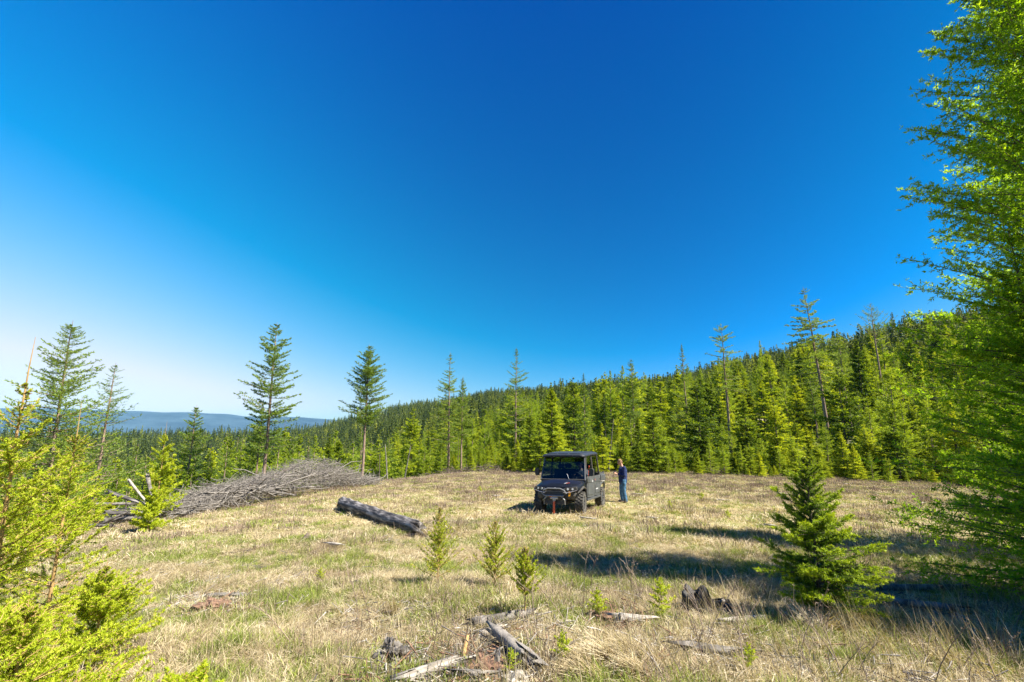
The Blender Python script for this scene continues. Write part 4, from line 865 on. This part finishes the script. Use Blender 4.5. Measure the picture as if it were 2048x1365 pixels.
for s in (-1, 1):
    f = lambda pts: [(s * x, y, z) for x, y, z in pts]
    hl = MB().loft([f([(.28, -2.07, .75), (.70, -1.95, .80), (.68, -1.96, .89), (.34, -2.06, .86)]), f([(.30, -1.95, .76), (.68, -1.78, .80), (.66, -1.78, .89), (.36, -1.93, .85)])]).build('headlight', K_BLK, U, .006)
    for cxh in (.43, .57):
        MB().lathe([(0, .001), (0, .034), (.02, .034), (.02, .001)], 14).build('lamp', K_LENS, hl, smooth=False, loc=(s * cxh, -2.075 + (cxh - .36) * .32, .825)).rotation_euler = (0, 0, s * .38 + math.pi / 2)
    MB().tube(f([(.27, -2.09, .74), (.34, -2.09, .71), (.50, -2.04, .735), (.71, -1.97, .79)]), [.008, .016, .014, .008], 6).build('headlight_trim', K_MET, U)
    MB().tube(f([(.70, -1.86, .70), (.775, -1.74, .80), (.775, -1.42, .86), (.775, -1.12, .80), (.77, -1.06, .62)]), [.02, .035, .035, .03, .02], 8).build('fender_flare', K_BLK, U)
    # front suspension
    MB().tube(f([(.30, -1.45, .42), (.68, -1.45, .36)]), .022).tube(f([(.30, -1.25, .42), (.68, -1.45, .36)]), .02).tube(f([(.32, -1.45, .56), (.66, -1.45, .47)]), .018).build('suspension_arm', K_GREY, U)
    MB().tube(f([(.60, -1.50, .42), (.50, -1.47, .62)]), .028, 10).tube(f([(.50, -1.47, .62), (.42, -1.45, .80)]), .04, 10).build('shock_absorber', K_MET, U)
    MB().tube(f([(.30, 1.45, .42), (.68, 1.45, .36)]), .025).tube(f([(.5, 1.4, .40), (.42, 1.35, .85)]), .035).build('rear_suspension_arm', K_GREY, U)
    # pillars and doors
    MB().tube(f([(.76, -1.12, 1.05), (.715, -.92, 1.52), (.69, -.82, 1.84)]), .028, 8).build('windscreen_pillar', K_GREY, U)
    MB().tube(f([(.77, .04, .50), (.76, .04, 1.15), (.69, .06, 1.88)]), .026, 8).build('middle_pillar', K_BLK, U)
    MB().tube(f([(.77, 1.10, .60), (.75, 1.12, 1.15), (.68, 1.02, 1.90)]), .03, 8).build('rear_pillar', K_BLK, U)
    MB().tube(f([(.69, -.82, 1.84), (.69, .06, 1.90), (.68, 1.02, 1.90)]), .026, 8).build('roof_rail', K_BLK, U)
    for nm, y0, y1 in (('front_door', -1.02, .03), ('rear_door', .07, 1.12)):
        poly = [(y0 + (.05 if nm == 'front_door' else 0), .50), (y1 - (.0 if nm == 'front_door' else .22), .46), (y1, .62 if nm == 'front_door' else .82), (y1, 1.16), (y0, 1.14)]
        xa, xb = (.745, .79) if s > 0 else (-.79, -.745)
        d = MB().prism(poly, xa, xb).build(nm, K_SIDE, U, .014)
        q = [(y0 + .12, .58), (y1 - .22, .56), (y1 - .12, .82), (y0 + .12, .88)]
        MB().prism(q, *((.791, .805) if s > 0 else (-.805, -.791))).build('door_panel', K_SIDE, d, .01)
        MB().prism([(y0 + .04, .98), (y1 - .1, .94), (y1 - .06, 1.10), (y0 + .04, 1.10)], *((.791, .802) if s > 0 else (-.802, -.791))).build('door_shoulder', K_SIDE, d, .008)
        MB().box((s * .80 - .012, y1 - .26, 1.02), (s * .80 + .012, y1 - .12, 1.05)).build('handle', K_BLK, d, .004)
        MB().tube([(s * .775, y0 + .03, 1.15), (s * (.70 if nm == 'rear_door' else .715), y0 + (.08 if nm == 'rear_door' else .30), 1.84), (s * .70, y1 - .05, 1.86), (s * .765, y1 - .02, 1.16), (s * .775, y0 + .03, 1.15)], .016, 6).build('window_frame', K_BLK, d)
        if nm == 'rear_door':
            MB().add([(s * .77, y0 + .05, 1.17), (s * .765, y1 - .05, 1.17), (s * .695, y1 - .08, 1.84), (s * .70, y0 + .10, 1.83)], [(0, 1, 2, 3)]).build('window_glass', K_GLASS2, d)
    # small bright door marks
    if s > 0:
        MB().prism([(-.30, 1.05), (-.26, 1.05), (-.22, .99), (-.18, 1.05), (-.14, 1.05), (-.21, .94)], .806, .809).build('door_emblem', K_WHITE, U)
        MB().prism([(.16, 1.03), (.20, 1.07), (.17, .98)], .806, .809).build('door_emblem', K_RED, U)
        for k, w in enumerate((.05, .035, .05, .03, .05)):
            MB().box((.8055, .28 + k * .065, .70), (.8085, .28 + k * .065 + w, .735)).build('door_lettering', K_WHITE, U)
    MB().box((s * .78 - .03, -1.02, .40), (s * .78 + .03, 1.02, .47)).build('rocker_guard', K_GREY, U, .015)
    MB().tube(f([(.76, 1.06, .74), (.79, 1.16, .86), (.80, 1.45, .92), (.79, 1.74, .86), (.77, 1.88, .66)]), [.03, .04, .04, .04, .03], 8).build('fender_flare', K_SIDE, U)
    MB().box((s * .72 - .12, 1.20, .925), (s * .72 + .12, 1.72, .94)).build('mud_guard', mat_p('dusty_guard', (.4, .37, .3), .8), U, .01)
    # mirrors
    mr = MB().tube(f([(.76, -.98, 1.20), (.92, -.98, 1.20)]), .014).build('mirror_arm', K_BLK, U)
    MB().loft([f([(x, y, z) for x, z in ((.88, 1.20), (.97, 1.18), (1.02, 1.22), (1.03, 1.38), (.99, 1.44), (.90, 1.43), (.87, 1.38))]) for y in (-1.0, -.93)]).build('mirror', K_BLK, mr, .012)
# tube bumper
bp = empty('bumper'); bp.parent = U
T_ = MB().tube([(-.20, -2.15, .84), (.20, -2.15, .84), (.33, -2.15, .79), (.40, -2.14, .70), (.30, -2.14, .62), (-.30, -2.14, .62), (-.40, -2.14, .70), (-.33, -2.15, .79), (-.20, -2.15, .84)], .021, 8).build('bumper_hoop', K_TUBE, bp)
for s in (-1, 1):
    MB().tube([(s * .22, -2.14, .62), (s * .34, -2.12, .50), (s * .34, -2.08, .36)], .02, 8).build('bumper_leg', K_TUBE, bp)
    MB().tube([(s * .32, -2.14, .83), (s * .32, -1.9, .80)], .018, 8).build('bumper_brace', K_GREY, bp)
MB().prism([(-2.06, .36), (-1.85, .34), (-1.85, .56), (-2.04, .56)], -.33, .33).build('skid_plate', K_BLK, U, .01)
wn = MB().box((-.20, -2.10, .50), (.20, -1.98, .60)).build('winch', K_BLK, U, .012)
MB().lathe([(-.12, .03), (.12, .03), (.12, .001), (-.12, .001)], 12).build('drum', K_MET, wn, loc=(0, -2.11, .55))
MB().box((-.05, -2.13, .48), (.05, -2.10, .53)).build('fairlead', K_MET, wn, .004)
MB().loft([[(-.03, -2.145, .47), (.03, -2.145, .47), (.03, -2.125, .47), (-.03, -2.125, .47)], [(-.035, -2.15, .30), (.03, -2.15, .30), (.03, -2.12, .30), (-.035, -2.12, .30)], [(-.04, -2.16, .10), (.02, -2.16, .10), (.02, -2.14, .10), (-.04, -2.14, .10)]]).build('winch_strap', K_RED, U, .004)
MB().tube([(0, -2.14, .50), (.03, -2.15, .47), (0, -2.15, .44), (-.03, -2.15, .47), (0, -2.14, .50)], .008, 6).build('winch_hook', K_MET, U)
MB().box((-.16, -2.12, .58), (-.09, -2.10, .63)).build('tow_shackle', K_RED, U, .008)
MB().loft([[(.44, -2.05, .60), (.49, -2.03, .62), (.50, -2.02, .74), (.45, -2.04, .75)], [(.44, -2.02, .60), (.49, -2.0, .62), (.50, -1.99, .74), (.45, -2.01, .75)]]).build('marker_lamp', K_AMB, U, .006)
# hood marks
MB().prism([(-.05, .825), (-.03, .86), (.03, .86), (.05, .825), (.02, .84), (-.02, .84)], -2.02, -2.008, 'y').build('nose_emblem', K_WHITE, U)
MB().add([(.24, -1.80, .985), (.27, -1.81, .983), (.31, -1.62, 1.0), (.29, -1.61, 1.0)], [(0, 1, 2, 3)]).build('hood_decal', K_WHITE, U)
MB().add([(.30, -1.80, .98), (.32, -1.80, .98), (.38, -1.60, .995), (.36, -1.60, .997)], [(0, 1, 2, 3)]).build('hood_decal', K_RED, U)
# windscreen
wsf = MB().tube([(-.75, -1.12, 1.07), (.75, -1.12, 1.07)], .02).tube([(-.69, -.83, 1.82), (.69, -.83, 1.82)], .025).build('windscreen_frame', K_BLK, U)
MB().add([(-.74, -1.115, 1.09), (.74, -1.115, 1.09), (.68, -.835, 1.81), (-.68, -.835, 1.81)], [(0, 1, 2, 3)]).build('windscreen', K_GLASS, wsf)
MB().tube([(.22, -1.14, 1.10), (.14, -1.09, 1.25)], .005, 6).build('wiper', K_MET, wsf)
for x in (-.42, .0, .45): MB().tube([(x - .07, -.86, 1.80), (x, -.89, 1.77), (x + .07, -.86, 1.80)], .014, 6).build('roof_lamp', K_BLK, U)
MB().add([(-.66, 1.06, 1.20), (.66, 1.06, 1.20), (.64, 1.0, 1.86), (-.64, 1.0, 1.86)], [(0, 1, 2, 3)]).build('rear_window', mat_glass('smoked_glass', (.30, .36, .36)), U)
# roof
rsec = lambda y, hw, z, t=.10: [(-hw, y, z), (hw, y, z), (hw, y, z + t * .5), (hw * .86, y, z + t), (-hw * .86, y, z + t), (-hw, y, z + t * .5)]
rf = MB().loft([rsec(-1.08, .68, 1.80, .06), rsec(-1.0, .745, 1.80), rsec(0, .765, 1.87), rsec(.95, .75, 1.89), rsec(1.14, .69, 1.86, .06)]).build('roof', K_ROOF, U, .012)
for x0, x1 in ((-.58, -.22), (-.18, .18), (.22, .58)):
    MB().loft([[(x0, -.98, 1.89), (x1, -.98, 1.89), (x1, -.98, 1.92), (x0, -.98, 1.92)], [(x0, 0, 1.96), (x1, 0, 1.96), (x1, 0, 1.99), (x0, 0, 1.99)], [(x0, .92, 1.98), (x1, .92, 1.98), (x1, .92, 2.01), (x0, .92, 2.01)]]).build('roof_panel', K_ROOF, rf, .008)
MB().box((-.42, -1.10, 1.815), (.36, -1.06, 1.865)).build('visor_lip', K_ROOF, rf, .01)
# cabin
MB().box((-.74, -1.05, .46), (.74, 1.10, .50)).build('floor_pan', K_BLK, U)
MB().loft([sec(-1.04, .72, .75, 1.06, .95, 0), sec(-.82, .72, .80, 1.06, .95, 0)]).build('dashboard', K_BLK, U, .02)
for y in (-.05, .90):
    st = MB().box((-.62, y - .50, .62), (.62, y, .80), .02).build('bench_seat', K_SEAT, U, .03)
    MB().prism([(y - .10, .78), (y + .03, .76), (y + .13, 1.36), (y + .03, 1.38)], -.62, .62).build('seat_back', K_SEAT, st, .03)
    for x in (-.38, .38): MB().box((x - .12, y + .04, 1.40), (x + .12, y + .13, 1.56)).build('headrest', K_SEAT, st, .03)
MB().tube([(.62, .10, 1.50), (.60, .0, 1.25), (.62, -.10, .85)], [.02, .024, .02], 6).build('seat_belt', K_RED, U)
MB().tube([(.36 + .17 * math.cos(t), -.66 - .06 * math.sin(t), 1.13 + .165 * math.sin(t)) for t in np.linspace(0, 2 * math.pi, 25)], .014, 6).tube([(.36, -.66, 1.13), (.36, -.85, 1.0)], .02).tube([(.20, -.66, 1.13), (.52, -.66, 1.13)], .012).build('steering_wheel', K_BLK, U)
# cargo bed
bed = MB().box((-.70, 1.20, .86), (.70, 2.12, .90)).build('cargo_bed', K_BLK, U, .008)
for a, b in (((-.74, 1.20, .86), (-.702, 2.12, 1.22)), ((.702, 1.20, .86), (.74, 2.12, 1.22)), ((-.70, 1.20, .902), (.70, 1.24, 1.24))): MB().box(a, b).build('bed_wall', K_SIDE, bed, .01)
MB().box((-.70, 2.09, .902), (.70, 2.13, 1.20)).build('tailgate', K_SIDE, bed, .01)
for s in (-1, 1): MB().box((s * .77 - .03, 1.25, .95), (s * .77 + .03, 2.08, 1.16), .005).build('bed_side_panel', K_SIDE, bed, .02)
for y in (1.30, 1.62, 1.95): MB().box((.68, y, 1.221), (.745, y + .14, 1.25)).build('tie_down', K_GREY, bed, .006)
MB().box((-.35, 1.75, .50), (.35, 1.98, .84)).build('rear_drive_housing', K_BLK, U, .02)
# wheels
def tyre_mesh():
    b = MB(); r = .36; w = .125
    b.lathe([(-w * .8, .19), (-w, .24), (-w, r - .045), (-w * .8, r - .018), (w * .8, r - .018), (w, r - .045), (w, .24), (w * .8, .19)], 40)
    n = 22
    for k in range(n):
        for row, (x0, x1, off) in enumerate(((-w * 1.04, -w * .35, 0), (-w * .28, w * .28, .5), (w * .35, w * 1.04, .0))):
            a0 = 2 * math.pi * (k + off) / n; a1 = a0 + 2 * math.pi / n * .58; sk = .05
            ri, ro = r - .03, r + .004
            P = []
            for rad in (ri, ro):
                for x, a in ((x0, a0), (x1, a0 + sk), (x1, a1 + sk), (x0, a1)): P.append((x, rad * math.cos(a), rad * math.sin(a)))
            b.add(P, [(0, 3, 2, 1), (4, 5, 6, 7), (0, 1, 5, 4), (1, 2, 6, 5), (2, 3, 7, 6), (3, 0, 4, 7)])
    return b
for (lx, ly) in ((-.68, -1.45), (.68, -1.45), (-.68, 1.45), (.68, 1.45)):
    w = empty('wheel', (lx, ly, .36)); w.parent = U
    if ly < 0: w.rotation_euler = (0, 0, R_(4))
    tyre_mesh().build('tyre', K_RUB, w)
    s = 1 if lx > 0 else -1
    rm = MB().lathe([(s * .09, .195), (s * .10, .185), (s * .03, .17), (-s * .10, .17), (-s * .10, .195)], 28).build('rim', K_BLK, w)
    for k in range(6):
        a = k * math.pi / 3; MB().tube([(s * .07, .03 * math.cos(a), .03 * math.sin(a)), (s * .085, .18 * math.cos(a), .18 * math.sin(a))], [.03, .02], 6).build('spoke', K_GREY, rm)
    MB().lathe([(0, .001), (0, .05), (s * .09, .045), (s * .09, .001)], 14).build('hub', K_BLK, rm)

# ------------------------------------------------------------------ people
K_SKIN = mat_noise('skin', (.42, .22, .14), (.55, .31, .21), 20, .55)
K_SHIRT = mat_noise('navy_shirt', (.007, .017, .07), (.014, .03, .11), 12, .85, bump=.3)
K_JEAN = mat_noise('blue_denim', (.035, .10, .19), (.085, .20, .32), 10, .9, bump=.3)
K_BOOT = mat_noise('brown_boot_leather', (.03, .02, .014), (.07, .045, .03), 10, .7)
K_HAIR = mat_noise('sandy_hair', (.14, .075, .035), (.26, .16, .08), 40, .8)
K_DKCLOTH = mat_noise('dark_jacket_cloth', (.012, .018, .03), (.03, .04, .055), 12, .85)
def sph(b, c, r, n=12, m=8, rot=None):
    V = [];
    for i in range(m + 1):
        p = math.pi * i / m
        for j in range(n):
            t = 2 * math.pi * j / n; v = Vector((math.sin(p) * math.cos(t) * r[0], math.sin(p) * math.sin(t) * r[1], math.cos(p) * r[2]))
            if rot is not None: v = rot @ v
            V.append(tuple(v + Vector(c)))
    b.add(V, [(i * n + j, (i + 1) * n + j, (i + 1) * n + (j + 1) % n, i * n + (j + 1) % n) for i in range(m) for j in range(n)])
def cap(b, p, q, r0, r1, sx=1.0):
    p = Vector(p); q = Vector(q); d = (q - p).normalized(); ref = Vector((1, 0, 0)) if abs(d.x) < .9 else Vector((0, 1, 0))
    bb = (d.cross(ref)).normalized(); a = bb.cross(d); K = []
    for t in (-90, -60, -30, 0): K.append((p + d * r0 * math.sin(R_(t)), r0 * math.cos(R_(t))))
    for t in (0, 30, 60, 90): K.append((q + d * r1 * math.sin(R_(t)), r1 * math.cos(R_(t))))
    n = 12; V = []
    for c, r in K:
        r = max(r, 1e-4)
        for j in range(n):
            t = 6.283185 * j / n; V.append(tuple(c + a * (r * sx * math.cos(t)) + bb * (r * math.sin(t))))
    b.add(V, [(i * n + j, i * n + (j + 1) % n, (i + 1) * n + (j + 1) % n, (i + 1) * n + j) for i in range(7) for j in range(n)])
def remesh(o, vox, sm=4, wr=0):
    m = o.modifiers.new('union', 'REMESH'); m.mode = 'VOXEL'; m.voxel_size = vox; m.use_smooth_shade = True
    m = o.modifiers.new('soften', 'SMOOTH'); m.factor = .5; m.iterations = sm
    if wr:
        t = bpy.data.textures.new('folds', 'CLOUDS'); t.noise_scale = .09; d = o.modifiers.new('folds', 'DISPLACE'); d.texture = t; d.strength = wr; d.mid_level = .5
def person(root, J, shirt, trouser, hair, label, hat=False, vox=.006):
    V3 = Vector; P = empty('person', (0, 0, 0), 0, label, 'person'); P.matrix_world = root
    b = MB(); H = V3(J['head']); hr = Matrix.Rotation(J.get('nod', 0), 3, 'X')
    def hp(x, y, z): return tuple(H + hr @ V3((x, y, z)))
    sph(b, hp(0, .01, .02), (.076, .096, .105), rot=hr); sph(b, hp(0, -.025, -.045), (.058, .068, .075), rot=hr); sph(b, hp(0, -.07, -.085), (.028, .026, .026), rot=hr)
    cap(b, hp(0, -.092, .02), hp(0, -.112, -.02), .010, .015); sph(b, hp(0, -.09, -.055), (.026, .012, .008)); sph(b, hp(0, -.085, .038), (.05, .018, .012), rot=hr)
    for s in (-1, 1): sph(b, hp(s * .078, .012, -.008), (.010, .022, .032), rot=hr)
    cap(b, J['neck'], hp(0, .01, -.05), .058, .055)
    cap(b, J['chest'], J['neck'], .12, .06, 1.3); cap(b, J['pelvis'], J['chest'], .11, .12, 1.25)
    for s in (0, 1):
        sh, el, wrs, hd = [V3(J[k][s]) for k in ('shoulder', 'elbow', 'wrist', 'hand')]
        cap(b, J['chest'], sh, .08, .055); cap(b, sh, el, .048, .038); cap(b, el, wrs, .038, .026)
        d = (hd - wrs).normalized(); up = V3((0, 0, 1)); sd = d.cross(up).normalized(); nr = sd.cross(d)
        cap(b, wrs, wrs + d * .07, .024, .034, 1.0)
        for k, off in enumerate((-.03, -.01, .01, .03)):
            L1 = (.036, .042, .04, .032)[k]; b0_ = wrs + d * .085 + sd * off; k1 = b0_ + d * L1 - nr * .0 + up * .004; k2 = k1 + (d * .5 + up * .75).normalized() * L1 * .8
            cap(b, wrs + d * .04 + sd * off * .7, b0_, .011, .0095); cap(b, b0_, k1, .0095, .009); cap(b, k1, k2, .009, .008)
        ts_ = sd * (-1 if (J['hand'][0][0] < J['hand'][1][0]) == (s == 0) else 1)
        cap(b, wrs + d * .02 + ts_ * .02, wrs + d * .055 + ts_ * .045 + up * .015, .012, .010); cap(b, wrs + d * .055 + ts_ * .045 + up * .015, wrs + d * .085 + ts_ * .04 + up * .03, .010, .008)
        hp_, kn, an, toe = [V3(J[k][s]) for k in ('hip', 'knee', 'ankle', 'toe')]
        cap(b, J['pelvis'], hp_, .09, .085); cap(b, hp_, kn, .078, .052); cap(b, kn, an, .05, .036); cap(b, an, toe, .035, .03)
    body = b.build('body', K_SKIN, P, smooth=True); remesh(body, vox, 3)
    b = MB(); cap(b, V3(J['chest']) + V3((0, .0, .04)), V3(J['neck']) + V3((0, .015, -.055)), .135, .075, 1.35); cap(b, J['pelvis'], J['chest'], .18, .18, 1.05); cap(b, V3(J['pelvis']) - V3(J.get('hem', (0, 0, .09))), J['pelvis'], .18, .175, 1.05)
    for s in (0, 1):
        sh, el, wrs = [V3(J[k][s]) for k in ('shoulder', 'elbow', 'wrist')]; cap(b, V3(J['chest']) + V3((0, 0, .05)), sh, .10, .076); cap(b, sh, el, .078, .058); cap(b, el, el + (wrs - el) * .85, .058, .042)
    o = b.build('shirt', shirt, P, smooth=True); remesh(o, .010, 3, .022)
    b = MB()
    for s in (0, 1):
        hp_, kn, an = [V3(J[k][s]) for k in ('hip', 'knee', 'ankle')]; cap(b, V3(J['pelvis']) + V3((0, 0, -.02)), hp_, .11, .105); cap(b, hp_, kn, .112, .088); cap(b, kn, an, .085, .078)
    o = b.build('jeans', trouser, P, smooth=True); remesh(o, .010, 3, .024)
    for s in (0, 1):
        b = MB(); an, toe = V3(J['ankle'][s]), V3(J['toe'][s]); cap(b, an + V3((0, .02, .03)), an + V3((0, .01, -.03)), .052, .055); cap(b, an + V3((0, .015, -.04)), toe, .052, .045)
        o = b.build('boot', K_BOOT, P, smooth=True); remesh(o, .01, 3)
    b = MB()
    sph(b, hp(0, .022, .045), (.082, .096, .092), rot=hr); sph(b, hp(0, .055, .0), (.074, .06, .07), rot=hr)
    if hat: cap(b, hp(0, -.05, .06), hp(0, -.15, .045), .05, .035, 1.3)
    o = b.build('cap' if hat else 'hair', hair, P, smooth=True); remesh(o, .007, 2)
    b = MB()
    for s in (-1, 1): sph(b, hp(s * .03, -.078, .012), (.011, .008, .006), 8, 6, hr)
    b.build('eyes', K_BLK, P)
    return P
gp_ = G(1247, 1005); mr_ = Matrix.Translation(Vector(gp_) - Vector((0, 0, .02))) @ Matrix.Rotation(R_(-83), 4, 'Z')
J1 = dict(head=(0, -.085, 1.64), nod=R_(32), neck=(0, -.02, 1.50), chest=(0, .02, 1.30), pelvis=(0, .01, .97), shoulder=[(-.19, .02, 1.42), (.19, .02, 1.42)], elbow=[(-.235, -.02, 1.13), (.235, .0, 1.13)],
          wrist=[(-.09, -.24, 1.17), (.08, -.23, 1.15)], hand=[(-.03, -.33, 1.21), (.02, -.33, 1.19)], hip=[(-.10, .01, .90), (.10, .01, .90)], knee=[(-.115, -.03, .50), (.10, .0, .50)], ankle=[(-.13, .01, .10), (.11, .06, .10)], toe=[(-.15, -.15, .05), (.12, -.10, .05)])
person(mr_, J1, K_SHIRT, K_JEAN, K_HAIR, 'person in navy long-sleeved shirt and blue jeans standing and looking down at a phone')
ph = MB().box((-.036, -.006, -.072), (.036, .006, .072)).build('phone', K_BLK, None, .004); ph.matrix_world = mr_ @ Matrix.Translation((-.01, -.345, 1.255)) @ Matrix.Rotation(R_(-50), 4, 'X')
tag(ph, 'small black phone held up in the hands of the standing person', 'phone')
mu = U.matrix_world.copy() @ Matrix.Scale(1 / SC, 4) @ Matrix.Translation((.38, -.12, .83))
J2 = dict(head=(0, -.05, .78), nod=R_(8), neck=(0, -.01, .62), chest=(0, .02, .42), pelvis=(0, .02, .10), hem=(0, 0, .0), shoulder=[(-.19, .02, .54), (.19, .02, .54)], elbow=[(-.25, -.18, .34), (.25, -.18, .34)],
          wrist=[(-.15, -.40, .40), (.15, -.40, .38)], hand=[(-.13, -.50, .42), (.13, -.50, .40)], hip=[(-.10, -.02, .08), (.10, -.02, .08)], knee=[(-.13, -.46, .12), (.13, -.46, .12)], ankle=[(-.13, -.60, -.22), (.13, -.60, -.22)], toe=[(-.13, -.72, -.27), (.13, -.72, -.27)])
person(mu, J2, K_DKCLOTH, K_DKCLOTH, K_BLK, 'driver seated behind the windscreen of the off-road vehicle in dark clothes and dark cap', hat=True, vox=.008)
